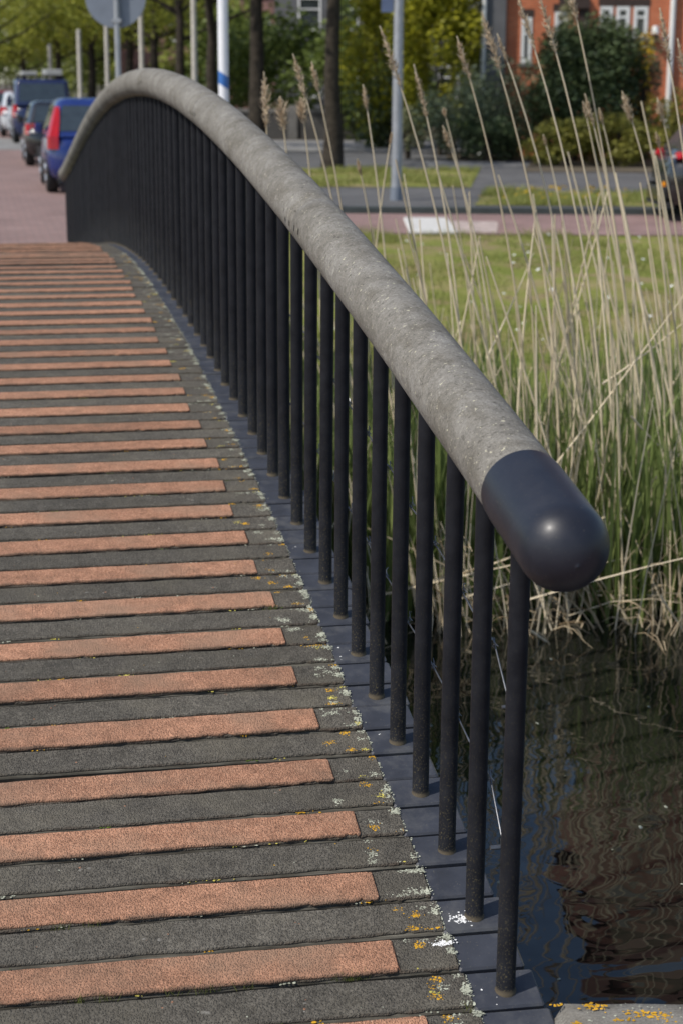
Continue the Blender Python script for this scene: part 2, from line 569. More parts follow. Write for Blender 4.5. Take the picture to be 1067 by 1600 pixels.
class MB:
    """collects shapes into one mesh"""

    def __init__(self):
        self.v = []
        self.f = []

    def add(self, vs, fs):
        k = len(self.v)
        self.v += [tuple(x) for x in vs]
        self.f += [tuple(i + k for i in f) for f in fs]
        return self

    def box(self, x0, x1, y0, y1, z0, z1):
        return self.add([(x0, y0, z0), (x1, y0, z0), (x1, y1, z0), (x0, y1, z0), (x0, y0, z1), (x1, y0, z1), (x1, y1, z1), (x0, y1, z1)],
                        [(3, 2, 1, 0), (4, 5, 6, 7), (0, 1, 5, 4), (1, 2, 6, 5), (2, 3, 7, 6), (3, 0, 4, 7)])

    def bevbox(self, x0, x1, y0, y1, z0, z1, b):
        """box with chamfered top and vertical edges"""
        vs = []
        for z, i in ((z0, 0), (z1 - b, 0), (z1, b)):
            for x, y in ((x0 + b + i, y0 + i), (x1 - b - i, y0 + i), (x1 - i, y0 + b + i), (x1 - i, y1 - b - i), (x1 - b - i, y1 - i), (x0 + b + i, y1 - i), (x0 + i, y1 - b - i), (x0 + i, y0 + b + i)):
                vs.append((x, y, z))
        fs = [tuple(range(7, -1, -1)), tuple(range(16, 24))]
        for k in (0, 8):
            for j in range(8):
                fs.append((k + j, k + (j + 1) % 8, k + 8 + (j + 1) % 8, k + 8 + j))
        return self.add(vs, fs)

    def tube(self, pts, radii, n=8, cap=True):
        pts = [Vector(p) for p in pts]
        if not hasattr(radii, '__len__'):
            radii = [radii] * len(pts)
        vs = []
        prev = None
        for i, p in enumerate(pts):
            t = (pts[min(i + 1, len(pts) - 1)] - pts[max(i - 1, 0)]).normalized()
            ref = Vector((1, 0, 0)) if abs(t.x) < 0.8 else Vector((0, 1, 0))
            a_ = t.cross(ref).normalized() if prev is None else (prev - t * prev.dot(t)).normalized()
            prev = a_
            b_ = t.cross(a_)
            for k in range(n):
                q = 2 * math.pi * k / n
                vs.append(p + (a_ * math.cos(q) + b_ * math.sin(q)) * radii[i])
        fs = []
        for i in range(len(pts) - 1):
            for k in range(n):
                fs.append((i * n + k, i * n + (k + 1) % n, (i + 1) * n + (k + 1) % n, (i + 1) * n + k))
        if cap:
            k0 = len(vs)
            vs += vs[:n] + vs[(len(pts) - 1) * n:len(pts) * n]
            fs.append(tuple(range(k0 + n - 1, k0 - 1, -1)))
            fs.append(tuple(range(k0 + n, k0 + 2 * n)))
        return self.add(vs, fs)

    def build(self, name, mat, parent=None, smooth=False):
        return mesh_obj(name, self.v, self.f, mat, parent, smooth)


# ------------------------------------------------------------------ ground, water, roads
WATER_Z = -0.70


def strip(name, mat, r0, r1, d0, d1, z, kind='structure', thick=None):
    p = [W(r0, d0, z), W(r1, d0, z), W(r1, d1, z), W(r0, d1, z)]
    if thick is None:
        o = mesh_obj(name, p, [(0, 1, 2, 3)], mat)
    else:
        q = [W(r0, d0, z - thick), W(r1, d0, z - thick), W(r1, d1, z - thick), W(r0, d1, z - thick)]
        o = mesh_obj(name, q + p, [(4, 5, 6, 7), (0, 1, 5, 4), (1, 2, 6, 5), (2, 3, 7, 6), (3, 0, 4, 7)], mat)
    return tag(o, kind=kind)


strip('canal_bed', 'wet_mud', -600, 600, -2, 14, -1.9)
strip('water', 'canal_water', -600, 600, 2.2, 10.2, WATER_Z)
strip('ground', 'garden_soil', -700, 700, 21.0, 900, -0.03)
strip('near_ground', 'pink_paving', -700, 700, -700, 2.72, -0.16)
strip('quay_wall', 'coping_concrete', -600, 600, 2.60, 2.70, -0.17, thick=1.8)


def bank_z(d, r=0.0):
    t = [(7.6, -1.25), (8.6, -0.82), (9.6, -0.62), (11.2, -0.42), (14.0, -0.27), (18.0, -0.10), (21.45, -0.012)]
    for (a0, z0), (a1, z1) in zip(t, t[1:]):
        if d <= a1:
            k = (d - a0) / (a1 - a0)
            z = z0 + (z1 - z0) * k
            break
    else:
        z = t[-1][1]
    wob = 0.03 * math.sin(r * 1.7 + d * 0.6) + 0.02 * math.sin(r * 4.1 - d * 1.3)
    return z + wob * max(0.0, min(1.0, (21.2 - d) / 2.0))


vs, fs = [], []
rs = [-600, -60] + [-12 + 0.4 * i for i in range(71)] + [60, 600]
ds = [7.6 + 0.3 * i for i in range(46)] + [21.45]
for d in ds:
    for r in rs:
        vs.append(W(r, d, bank_z(d, r)))
nr = len(rs)
for j in range(len(ds) - 1):
    for i in range(nr - 1):
        fs.append((j * nr + i, j * nr + i + 1, (j + 1) * nr + i + 1, (j + 1) * nr + i))
lawn = mesh_obj('lawn', vs, fs, 'lawn_soil', smooth=True)
tag(lawn, kind='structure')

strip('cycle_path', 'path_paving', -3.2, 300, 21.4, 24.75, 0.0)
k_ = strip('kerb', 'kerb_dark', -1.0, 300, 24.75, 25.0, 0.09, thick=0.12)
strip('road', 'asphalt', -3.2, 300, 25.0, 47.0, -0.006)
strip('pavement', 'pavement_tiles', -25, 300, 47.0, 56.0, 0.01)
strip('driveway', 'pavement_tiles', rr(670, 40), rr(840, 40), 39.0, 41.6, 0.0)
# street that goes on beyond the bridge (runs along +Y)
o = mesh_obj('street', [(-9, 19.6, 0.004), (3.3, 19.6, 0.004), (3.3, 420, 0.004), (-9, 420, 0.004)], [(0, 1, 2, 3)], 'pink_paving')
tag(o, kind='structure')
o = mesh_obj('street_kerb', [(3.3, 24.0, -0.05), (3.48, 24.0, -0.05), (3.48, 400, -0.05), (3.3, 400, -0.05), (3.3, 24.0, 0.11), (3.48, 24.0, 0.11), (3.48, 400, 0.11), (3.3, 400, 0.11)],
             [(4, 5, 6, 7), (0, 1, 5, 4), (1, 2, 6, 5), (3, 0, 4, 7)], 'kerb_stone')
tag(o, kind='structure')


def patch(name, pts, mat, z):
    o = mesh_obj(name, [W(r, d, z) for r, d in pts], [tuple(range(len(pts)))], mat)
    return tag(o, kind='structure')


patch('grass_verge', [(rr(735, 28), 26.6), (rr(1015, 28), 26.5), (rr(1040, 30), 30.0), (rr(770, 30), 30.1)], 'lawn_soil', 0.006)
patch('grass_strip', [(rr(400, 31), 31.0), (rr(740, 31), 31.2), (rr(750, 38), 37.6), (rr(370, 38), 37.8)], 'lawn_soil', 0.006)
patch('garden', [(rr(820, 37), 36.8), (300, 36.8), (300, 46.6), (rr(700, 46), 46.6), (rr(700, 42), 41.8), (rr(838, 41), 41.7)], 'garden_soil', 0.008)
# painted block and worn stripe on the cycle path
o = MB().bevbox(0, 0.62, 0, 2.2, -0.05, 0.035, 0.012).build('painted_block', 'road_paint')
p = W(rr(640, 22), 21.45, 0)
o.location = p
o.rotation_euler = (0, 0, -YAW)
tag(o, 'white painted block set across the pink cycle path', 'road marking')
worn = empty('worn_marking', W(rr(698, 22), 21.6, 0), -YAW)
tag(worn, 'worn pinkish white striped marking right of white painted block', 'road marking')
for i in range(4):
    y = 0.42 * i
    mb = MB()
    mb.bevbox(0.03 * i, 0.74 + 0.02 * i - 0.10 * (3 - i) * 0.2, y, y + 0.36, -0.03, 0.02, 0.006)
    mb.build('stripe', 'worn_paint', worn)

# ------------------------------------------------------------------ bridge deck
PA, PB, PC = 0.20173, 0.00334, 0.00403
RH0, RA, RB, RC, RD = 4.6217, 1.8026, -0.1062, -0.0643, 0.0057
PX = 1.0166                                        # railing line
PY0 = 3.0025


def rail_u(y):
    t = y / 10
    return RH0 + RA * t + RB * t * t + RC * t ** 3 + RD * t ** 4 - 0.05 * math.exp(-(y + 1) / 2.0)


def deck_u(y):
    z = PA * y - PB * y * y + PC * y ** 3 / 1000
    far = rail_u(max(20, min(y, 70))) - 4.62
    k = max(0.0, min(1.0, (y - 24) / 10))
    return z * (1 - k) + far * k


def deck_pt(y):                                    # y in post spacings -> world y, z, slope
    return PY0 + y * S, deck_u(y) * S, (deck_u(y + 0.05) - deck_u(y - 0.05)) / 0.1


XL = -2.4
deck = empty('bridge_deck', (0, PY0, 0))
tag(deck, 'arched plank deck with red and grey anti-slip strips and blue painted edge', 'bridge')


def ragged(x0, x1, y0, y1, h, seed, amp_front, amp_back, n=110, corner=0.006):
    """low slab with an uneven outline: coating laid on a plank"""
    rg = random.Random(seed)
    fr, bk = [], []
    pf = pb = 0.0
    xs = [x0 + (x1 - x0) * (1 - (1 - i / n) ** 1.6) for i in range(n + 1)]
    for x in xs:
        pf = 0.55 * pf + rg.gauss(0, amp_front)
        pb = 0.55 * pb + rg.gauss(0, amp_back)
        bite = amp_front * 3.5 if rg.random() < 0.05 else 0
        e = max(0.0, (x - (x1 - corner)) / corner)
        fr.append((x + rg.gauss(0, 0.0008), y0 + pf + bite + 0.008 * e * e))
        bk.append((x + rg.gauss(0, 0.0008), y1 + pb - 0.006 * e * e))
    vs, fs = [], []
    for ins, z in ((0.0, 0.0), (0.0, h * 0.55), (0.0028, h)):
        for k in range(n + 1):
            x = fr[k][0] - (ins if k == n else 0)
            vs.append((x, fr[k][1] + ins, z))
        for k in range(n, -1, -1):
            x = bk[k][0] - (ins if k == n else 0)
            vs.append((x, bk[k][1] - ins, z))
    m_ = 2 * (n + 1)
    for lev in (0, 1):
        for k in range(m_ - 1):
            fs.append((lev * m_ + k, lev * m_ + k + 1, (lev + 1) * m_ + k + 1, (lev + 1) * m_ + k))
    for k in range(n):
        b_ = 2 * m_
        fs.append((b_ + k, b_ + k + 1, b_ + m_ - 2 - k, b_ + m_ - 1 - k))
    return vs, fs


PWID = 0.1165                                      # plank width incl. almost no gap
TH = 0.045
protos = {}


def proto(key, maker):
    if key not in protos:
        protos[key] = maker()
        return protos[key], True
    return protos[key], False


def put(key, name, maker, parent, loc, rot):
    me_o, fresh = proto(key, maker)
    o = me_o if fresh else link_copy(name, me_o)
    if fresh:
        o.name = name
    o.parent = parent
    o.location = loc
    o.rotation_euler = rot
    return o


BLUE0, BLUE1 = 0.937, 1.092
PL = []                                            # plank frames for lichen
for i in range(-2, 44):
    for half in (0, 1):                            # 0 grey plank with the post, 1 red plank
        yc = i + (0.115 if half == 0 else 0.612)
        wy, wz, sl_ = deck_pt(yc)
        rg = random.Random(1000 + i * 2 + half)
        rz = -0.018 - 0.045 * math.exp(-max(0, i + 0.5) / 1.4) + rg.gauss(0, 0.003)
        dz = rg.gauss(0, 0.0015)
        rx = math.atan(sl_) + rg.gauss(0, 0.008)
        rot = (rx, rg.gauss(0, 0.0012), rz)
        # pivot near the railing, so that the painted ends stay in line
        px = 0.97
        pl = put('timber%d' % (i % 3), 'plank', lambda: MB().bevbox(XL - px, BLUE1 - 0.006 - px, -PWID / 2 + 0.004, PWID / 2 - 0.003, -TH, -0.006, 0.003).build('plank', 'bare_wood'), deck, (px, wy - PY0, wz + dz), rot)
        front = -PWID / 2 + (0.010 if half == 0 else 0.006)
        put('coat%d_%d' % (half, i % 5), 'grey_coating', lambda: mesh_obj('grey_coating', *ragged(XL - px, BLUE0 - px + 0.004, front, PWID / 2 - 0.004, 0.0075, 50 + half * 10 + i % 5, 0.0012, 0.0010), 'grey_grit'), pl, (0, 0, -0.0065), (0, 0, 0))
        ex = 0.0 if half == 0 else -0.008
        put('end%d_%d' % (half, i % 3), 'painted_end', lambda: MB().bevbox(BLUE0 - px - 0.002 * (i % 3), BLUE1 - px + ex + 0.004 * (i % 3), -PWID / 2 + 0.002, PWID / 2 - 0.002, -TH - 0.003, -0.003, 0.0045).build('painted_end', 'blue_plank_paint'), pl, (0, 0, 0), (0, 0, 0))
        if half == 1:
            rend = 0.818 + 0.005 * ((i * 7) % 5 - 2)
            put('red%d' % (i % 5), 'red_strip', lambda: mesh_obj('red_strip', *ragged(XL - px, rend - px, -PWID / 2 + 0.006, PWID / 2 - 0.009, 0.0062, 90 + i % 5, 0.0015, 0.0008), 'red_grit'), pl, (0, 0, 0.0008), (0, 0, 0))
        mtx = Matrix.Translation((px, wy, wz + dz)) @ Matrix.Rotation(rot[2], 4, 'Z') @ Matrix.Rotation(rot[1], 4, 'Y') @ Matrix.Rotation(rot[0], 4, 'X')
        PL.append((i, half, mtx, px))

# girder slab under the planks
vs, fs = [], []
ys = [-2.6 + 0.5 * k for k in range(151)]
for y in ys:
    wy, wz, _s = deck_pt(y)
    for x in (XL + 0.1, 1.02):
        vs.append((x, wy - PY0, wz - 0.056))
        vs.append((x, wy - PY0, wz - 0.30))
for k in range(len(ys) - 1):
    a0, b0 = 4 * k, 4 * (k + 1)
    fs += [(a0, a0 + 2, b0 + 2, b0), (a0 + 2, a0 + 3, b0 + 3, b0 + 2), (a0 + 3, a0 + 1, b0 + 1, b0 + 3), (a0 + 1, a0, b0, b0 + 1)]
fs += [(0, 1, 3, 2)]
mesh_obj('girder', vs, fs, 'dark_steel', deck)

# lichen, moss and droppings on the planks


def flakes(items, seed):
    """items: (matrix, x, y, z, size) -> small raised crusts"""
    rg = random.Random(seed)
    V, Fc, T = [], [], []
    for mtx, x, y, z, sz in items:
        k0 = len(V)
        n = 6
        V.append(mtx @ Vector((x, y, z + sz * 0.16 + 0.0004)))
        ph = rg.random() * 6.28
        for k in range(n):
            q = ph + 2 * math.pi * k / n
            r_ = sz * rg.uniform(0.45, 1.15)
            V.append(mtx @ Vector((x + r_ * math.cos(q) * 1.15, y + r_ * math.sin(q), z)))
        for k in range(n):
            Fc.append((k0, k0 + 1 + k, k0 + 1 + (k + 1) % n))
    V = [v - Vector((0, PY0, 0)) for v in V]
    return V, Fc


rg = random.Random(5)
pale, orange, yellow, moss = [], [], [], []
for i, half, mtx, px in PL:
    if i > 34:
        continue
    zt = 0.0012
    far = 1.0 if i < 12 else 0.7
    ncl = rg.randint(5, 9) if i < 9 else rg.randint(2, 4)
    for c_ in range(ncl):
        # clusters crowd the worn end of each plank
        x = BLUE0 - abs(rg.gauss(0, 0.055)) - 0.002
        onedge = rg.random()
        y = rg.choice((-1, 1)) * (PWID / 2 - 0.008) + rg.gauss(0, 0.006) if onedge < 0.55 else rg.uniform(-0.05, 0.05)
        kind = rg.random()
        lst = pale if kind < 0.58 else (orange if kind < 0.86 else yellow)
        for q in range(rg.randint(8, 48)):
            yy = y + rg.gauss(0, 0.0058)
            if not -PWID / 2 + 0.013 < yy < PWID / 2 - 0.007:
                continue
            xx = min(BLUE0 - 0.001, x + rg.gauss(0, 0.0075))
            lst.append((mtx, xx - px, yy, zt, rg.uniform(0.0007, 0.0026) * rg.uniform(0.7, 1.4)))
    # crusts that line the very edge of the coating
    for q in range(rg.randint(30, 110)):
        if rg.random() < 0.7:
            y = rg.uniform(-0.045, 0.05)
            pale.append((mtx, BLUE0 + 0.001 + rg.gauss(0, 0.0035) - px, y, -0.001, rg.uniform(0.0008, 0.0032)))
    for c_ in range(rg.randint(0, 3)):           # thicker pale cushions on the worn plank end
        y = rg.uniform(-0.04, 0.05)
        for q in range(rg.randint(14, 40)):
            pale.append((mtx, BLUE0 - 0.004 + rg.gauss(0, 0.006) - px, y + rg.gauss(0, 0.007), 0.0012 + 0.002 * rg.random(), rg.uniform(0.0012, 0.0036)))
    # thin growth in the open joints further in
    for c_ in range(rg.randint(2, 6)):
        x = rg.uniform(-0.1, 0.85)
        kind = rg.random()
        lst = pale if kind < 0.35 else (orange if kind < 0.55 else (yellow if kind < 0.75 else moss))
        for q in range(rg.randint(3, 12)):
            lst.append((mtx, x + rg.gauss(0, 0.014) - px, -PWID / 2 + 0.008 + rg.gauss(0, 0.003), -0.0045 if half == 0 else -0.002, rg.uniform(0.0012, 0.0038)))
    for q in range(rg.randint(0, 6)):
        (pale if rg.random() < 0.7 else orange).append((mtx, rg.uniform(0.1, 0.8) - px, rg.uniform(-0.035, 0.05), zt + (0.0055 if half else 0), rg.uniform(0.0010, 0.0026)))
for nm, lst in (('pale_lichen', pale), ('orange_lichen', orange), ('yellow_lichen', yellow), ('moss', moss)):
    V, Fc = flakes(lst, 11)
    o = tri_mesh(nm, V, Fc, nm, deck)
    tag(o, kind='stuff')
# flakes of red and grey that were smeared on the neighbouring planks
smear, greys = [], []
for i, half, mtx, px in PL:
    if half == 0 and i < 20:
        for c_ in range(rg.randint(1, 4)):
            x, y = rg.uniform(-0.1, 0.7), rg.uniform(-0.03, 0.045)
            for q in range(rg.randint(1, 4)):
                (smear if rg.random() < 0.65 else greys).append((mtx, x + rg.gauss(0, 0.012) - px, y + rg.gauss(0, 0.005), 0.0006, rg.uniform(0.003, 0.009)))
V, Fc = flakes([(m_, x, y, z - 0.0006, s_) for m_, x, y, z, s_ in smear], 12)
V = [Vector((v.x, v.y, v.z)) for v in V]
tag(tri_mesh('red_fleck', V, Fc, 'red_grit', deck), kind='stuff')
V, Fc = flakes(greys, 13)
tag(tri_mesh('pale_fleck', V, Fc, 'rail_concrete', deck), kind='stuff')
# bird droppings on the blue plank ends
drop = []
for (i, half, mtx, px) in PL:
    if (i, half) == (1, 0):
        for q in range(90):
            drop.append((mtx, 0.985 + rg.gauss(0, 0.012) - px, -0.012 + rg.gauss(0, 0.009), -0.0027, rg.uniform(0.0008, 0.0036)))
    if (i, half) == (0, 1):
        for q in range(90):
            drop.append((mtx, 0.920 + rg.gauss(0, 0.013) - px, 0.03 + rg.gauss(0, 0.005), 0.0012, rg.uniform(0.0008, 0.0032)))
    if half == 0 and i in (0, 4, 6, 9, 15):
        for q in range(4):
            drop.append((mtx, 0.96 + rg.gauss(0, 0.02) - px, rg.gauss(0, 0.03), -0.0025, rg.uniform(0.001, 0.004)))
V, Fc = flakes(drop, 14)
tag(tri_mesh('bird_dropping', V, Fc, 'dropping_white', deck), kind='stuff')
# grass tufts that root in the joints near the camera
V, Fc, T = [], [], []
tufts = [((0, 1), 0.715, 26), ((0, 1), 0.69, 18), ((0, 1), 0.40, 12), ((0, 1), 0.33, 9), ((0, 1), 0.18, 16), ((0, 1), 0.12, 12), ((0, 1), 0.47, 8), ((7, 1), 0.81, 18), ((0, 0), 0.93, 10), ((-1, 1), 0.80, 14), ((-1, 1), 0.62, 14), ((1, 1), 0.10, 14), ((1, 1), 0.16, 10), ((-1, 1), 0.96, 5), ((-1, 1), 1.0, 4)]
for i, half, mtx, px in PL:
    for key, x, n in tufts:
        if key != (i, half):
            continue
        for q in range(n):
            bx, by = x + rg.gauss(0, 0.013) - px, -PWID / 2 + 0.003 + rg.gauss(0, 0.003)
            h = rg.uniform(0.008, 0.026)
            q0 = rg.uniform(0, 6.28)
            lean = rg.uniform(0.2, 0.9) * h
            k0 = len(V)
            V += [mtx @ Vector((bx - 0.0007, by, -0.008)), mtx @ Vector((bx + 0.0009, by, -0.008)), mtx @ Vector((bx + lean * math.cos(q0), by + lean * math.sin(q0), -0.004 + h))]
            T += [rg.random()] * 3
            Fc.append((k0, k0 + 1, k0 + 2))
V = [v - Vector((0, PY0, 0)) for v in V]
tag(tri_mesh('grass_tuft', V, Fc, 'grass_blade', deck, tint=T), kind='stuff')

# ------------------------------------------------------------------ railing
rail = empty('railing', (PX, PY0, 0))
tag(rail, 'arched railing of black posts under a thick round concrete handrail with blue cap', 'railing')
POST_R, RAIL_R = 0.0209, 0.0832


def post_mesh():
    mb = MB()
    n = 20
    vs, fs = [], []
    prof = [(POST_R * 1.12, -0.008), (POST_R * 1.10, 0.001), (POST_R, 0.0045), (POST_R, 0.3), (POST_R, 0.7), (POST_R, 1.06)]
    for r_, z in prof:
        for k in range(n):
            q = 2 * math.pi * k / n
            vs.append((r_ * math.cos(q), r_ * math.sin(q), z))
    for j in range(len(prof) - 1):
        for k in range(n):
            fs.append((j * n + k, j * n + (k + 1) % n, (j + 1) * n + (k + 1) % n, (j + 1) * n + k))
    mb.add(vs, fs)
    return mb.build('post', 'post_paint', smooth=True)


p0 = post_mesh()
for i in range(0, 73):
    o = p0 if i == 0 else link_copy('post', p0)
    o.parent = rail
    wy, wz, _s = deck_pt(i)
    rg_ = random.Random(i)
    o.location = (rg_.gauss(0, 0.0012), wy - PY0 + 0.021, wz + 0.001)
    o.rotation_euler = (rg_.gauss(0, 0.0015), rg_.gauss(0, 0.0015), rg_.uniform(0, 6.28))


def rail_frame(y):
    wy, wz = PY0 + y * S, rail_u(y) * S
    s_ = (rail_u(y + 0.05) - rail_u(y - 0.05)) / 0.1
    t = Vector((0, 1, s_)).normalized()
    nrm = Vector((0, -t.z, t.y))
    return Vector((0, wy - PY0, wz)), t, nrm


def rail_tube(y0, y1, rad, step=0.4, n=40, ends=0.0, wob=0.0):
    k = max(2, int((y1 - y0) / step))
    ys = [y0 + (y1 - y0) * j / k for j in range(k + 1)]
    if ends:
        e = ends / S
        ys = [y0, y0 + e] + [y for y in ys if y0 + 2 * e < y < y1 - 2 * e] + [y1 - e, y1]
    vs, fs = [], []
    for j, y in enumerate(ys):
        c_, t, nrm = rail_frame(y)
        rr_ = rad - (ends if ends and j in (0, len(ys) - 1) else 0)
        for q in range(n):
            an = 2 * math.pi * q / n
            ro = rr_ * (1 + wob * math.sin(3 * an + y * 1.3) + wob * 0.6 * math.sin(5 * an - y * 2.1))
            vs.append(c_ + Vector((1, 0, 0)) * (ro * math.cos(an)) + nrm * (ro * math.sin(an)))
    for j in range(len(ys) - 1):
        for q in range(n):
            fs.append((j * n + q, j * n + (q + 1) % n, (j + 1) * n + (q + 1) % n, (j + 1) * n + q))
    fs.append(tuple(range(n)))
    fs.append(tuple(range((len(ys) - 1) * n, len(ys) * n))[::-1])
    return vs, fs


joints = [0.05, 8.6, 18.7, 28.8, 38.9, 49.0, 59.1, 72.4]
for j0, j1 in zip(joints, joints[1:]):
    vs, fs = rail_tube(j0 + 0.011, j1 - 0.011, RAIL_R, ends=0.003, wob=0.004)
    sec = mesh_obj('handrail_section', vs, fs, 'rail_concrete', rail, smooth=True)
    # small holes beside the joint, on the deck side
    if j0 > 1:
        for q, dy in enumerate((-0.45, -0.18, 0.16, 0.45)):
            c_, t, nrm = rail_frame(j0 + dy)
            an = R_(176 + 3 * q)
            out = Vector((1, 0, 0)) * math.cos(an) + nrm * math.sin(an)
            side = t.cross(out)
            vs, fs = [], []
            n = 10
            for lev, rr2 in ((0.0010, 0.0085), (0.0005, 0.0065)):
                for k in range(n):
                    b_ = 2 * math.pi * k / n
                    vs.append(c_ + out * (RAIL_R + lev) + t * (0.6 * rr2 * math.cos(b_)) + side * (1.25 * rr2 * math.sin(b_)))
            fs = [(k, (k + 1) % n, n + (k + 1) % n, n + k) for k in range(n)] + [tuple(range(n, 2 * n))]
            mesh_obj('bolt_hole', vs, fs, 'hole_black', sec)
vs, fs = rail_tube(0.2, 72.3, RAIL_R - 0.012, step=1.0)
mesh_obj('joint_core', vs, fs, 'rail_joint', rail, smooth=True)


def cap_mesh(ya, yb, sign):
    """sleeve from ya to yb with a domed end at yb"""
    n, vs, fs = 48, [], []
    rad = RAIL_R + 0.0034
    rings = []
    for k in range(7):
        c_, t, nrm = rail_frame(ya + (yb - ya) * k / 6)
        rings.append((c_, nrm, rad - (0.0014 if k == 0 else 0)))
    c_, t, nrm = rail_frame(yb)
    for k in range(1, 15):
        q = math.pi / 2 * k / 14
        rings.append((c_ + t * sign * rad * math.sin(q), nrm, rad * math.cos(q) + 1e-4))
    for c2, n2, r2 in rings:
        for k in range(n):
            an = 2 * math.pi * k / n
            vs.append(c2 + Vector((1, 0, 0)) * (r2 * math.cos(an)) + n2 * (r2 * math.sin(an)))
    for j in range(len(rings) - 1):
        for k in range(n):
            f_ = (j * n + k, j * n + (k + 1) % n, (j + 1) * n + (k + 1) % n, (j + 1) * n + k)
            fs.append(f_[::-1] if sign < 0 else f_)
    fs.append(tuple(range((len(rings) - 1) * n, len(rings) * n)))
    return vs, fs


vs, fs = cap_mesh(0.07, -0.93, -1)
o = mesh_obj('end_cap', vs, fs, 'cap_paint', rail, smooth=True)
o['label'] = 'glossy dark blue domed cap on near end of handrail'
vs, fs = cap_mesh(72.4, 73.0, 1)
mesh_obj('end_cap', vs, fs, 'rail_concrete', rail, smooth=True)

# two steel wires tied to the outer side of the posts
for nm, hgt in (('upper', 2.70), ('lower', 1.39)):
    pts = []
    for k in range(0, 115):
        y = 0.62 + 0.5 * k
        wy, wz, _s = deck_pt(y)
        sag = 0.006 * math.sin(k * 2.4) - 0.003 * (k % 2)
        h = hgt * S + sag
        if k == 0:
            h -= 0.06 if nm == 'upper' else 0.085
        pts.append((POST_R + 0.006 + 0.004 * math.sin(k * 1.7), wy - PY0, wz + h))
    wire = MB().tube(pts, 0.0021, 5).build('wire', 'steel_wire', rail, smooth=True)
    for i in range(1, 26):
        rg_ = random.Random(i * 3 + (nm == 'upper'))
        wy, wz, _s = deck_pt(i + rg_.uniform(0.02, 0.2))
        z = wz + hgt * S
        mb = MB()
        loop = []
        for k in range(9):
            q = k / 8 * 4 * math.pi
            loop.append((POST_R + 0.006 + 0.006 * math.cos(q), wy - PY0 - 0.012 + 0.003 * k, z + 0.006 * math.sin(q)))
        loop += [(POST_R + 0.012, wy - PY0 + 0.02, z + rg_.uniform(0.008, 0.02)), (POST_R + 0.02, wy - PY0 + 0.03, z + rg_.uniform(-0.01, 0.02))]
        mb.tube(loop, 0.0013, 4)
        mb.build('wire_tie', 'steel_wire', wire)
    wy, wz, _s = deck_pt(0.62)
    mb = MB()
    ez = wz + hgt * S - (0.06 if nm == 'upper' else 0.085)
    if nm == 'lower':
        mb.tube([(POST_R + 0.006, wy - PY0, ez + 0.012), (POST_R + 0.006, wy - PY0 - 0.005, ez - 0.01)], 0.006, 8)
        mb.tube([(POST_R - 0.022, wy - PY0, ez - 0.008), (POST_R + 0.008, wy - PY0, ez - 0.008)], 0.0055, 8)
    else:
        mb.tube([(POST_R + 0.004, wy - PY0, ez + 0.006), (POST_R + 0.004, wy - PY0, ez - 0.010)], 0.003, 8)
        mb.tube([(POST_R - 0.006, wy - PY0, ez - 0.022), (POST_R + 0.006, wy - PY0, ez - 0.022)], 0.004, 8)
    mb.build('wire_clamp', 'steel_wire', wire)

# ------------------------------------------------------------------ concrete coping beside the bridge end
cop = MB()
n = 40
cvs, cfs = [], []
prof = [(0.0, -1.2), (0.0, -0.045), (0.02, -0.012), (0.06, -0.002), (0.30, 0.0), (0.36, -0.01), (0.385, -0.05), (0.385, -1.2)]
rgc = random.Random(3)
for k in range(n + 1):
    r_ = 0.0 + (k / n) ** 1.5 * 9.0
    e = max(0.0, 1 - r_ / 0.035)
    for (dd, z) in prof:
        j = rgc.gauss(0, 0.0022)
        dmid = 0.19
        cvs.append((r_ + rgc.gauss(0, 0.001), dmid + (dd - dmid) * (1 - 0.25 * e) + j, (z - 0.03 * e * e if z > -1 else z) + rgc.gauss(0, 0.0015)))
q = len(prof)
for k in range(n):
    for j in range(q - 1):
        cfs.append((k * q + j, k * q + j + 1, (k + 1) * q + j + 1, (k + 1) * q + j)[::-1])
cfs.append(tuple(range(q)))
coping = mesh_obj('coping_stone', cvs, cfs, 'coping_concrete', smooth=True)
cp = at(849, 1590, 3.0)
coping.location = W(0.440, 2.765, 0.004)
coping.rotation_euler = (0, 0, -YAW)
tag(coping, 'weathered concrete coping stone with orange lichen at the water', 'coping')
items = {'orange_lichen': [], 'pale_lichen': []}
for cx, cy, n, sd in ((0.215, 0.30, 60, 0.020), (0.10, 0.33, 34, 0.013), (0.085, 0.335, 20, 0.008), (0.02, 0.335, 12, 0.005), (0.17, 0.31, 8, 0.01), (0.14, 0.28, 14, 0.012), (0.05, 0.27, 10, 0.008), (0.11, 0.24, 12, 0.01), (0.4, 0.3, 50, 0.03), (0.7, 0.25, 60, 0.04)):
    for k in range(n):
        items['orange_lichen'].append((Matrix.Identity(4), cx + rgc.gauss(0, sd), min(0.352, cy + rgc.gauss(0, sd * 0.6)), 0.0012, rgc.uniform(0.0015, 0.0048)))
for k in range(120):
    cx = rgc.uniform(0.01, 0.6)
    items['pale_lichen'].append((Matrix.Identity(4), cx + rgc.gauss(0, 0.004), rgc.uniform(0.2, 0.345), 0.0012, rgc.uniform(0.001, 0.0035)))
for nm, lst in items.items():
    V, Fc = flakes(lst, 21)
    V = [v + Vector((0, PY0, 0)) for v in V]
    tag(tri_mesh(nm, V, Fc, nm, coping), kind='stuff')

# ------------------------------------------------------------------ vegetation helpers


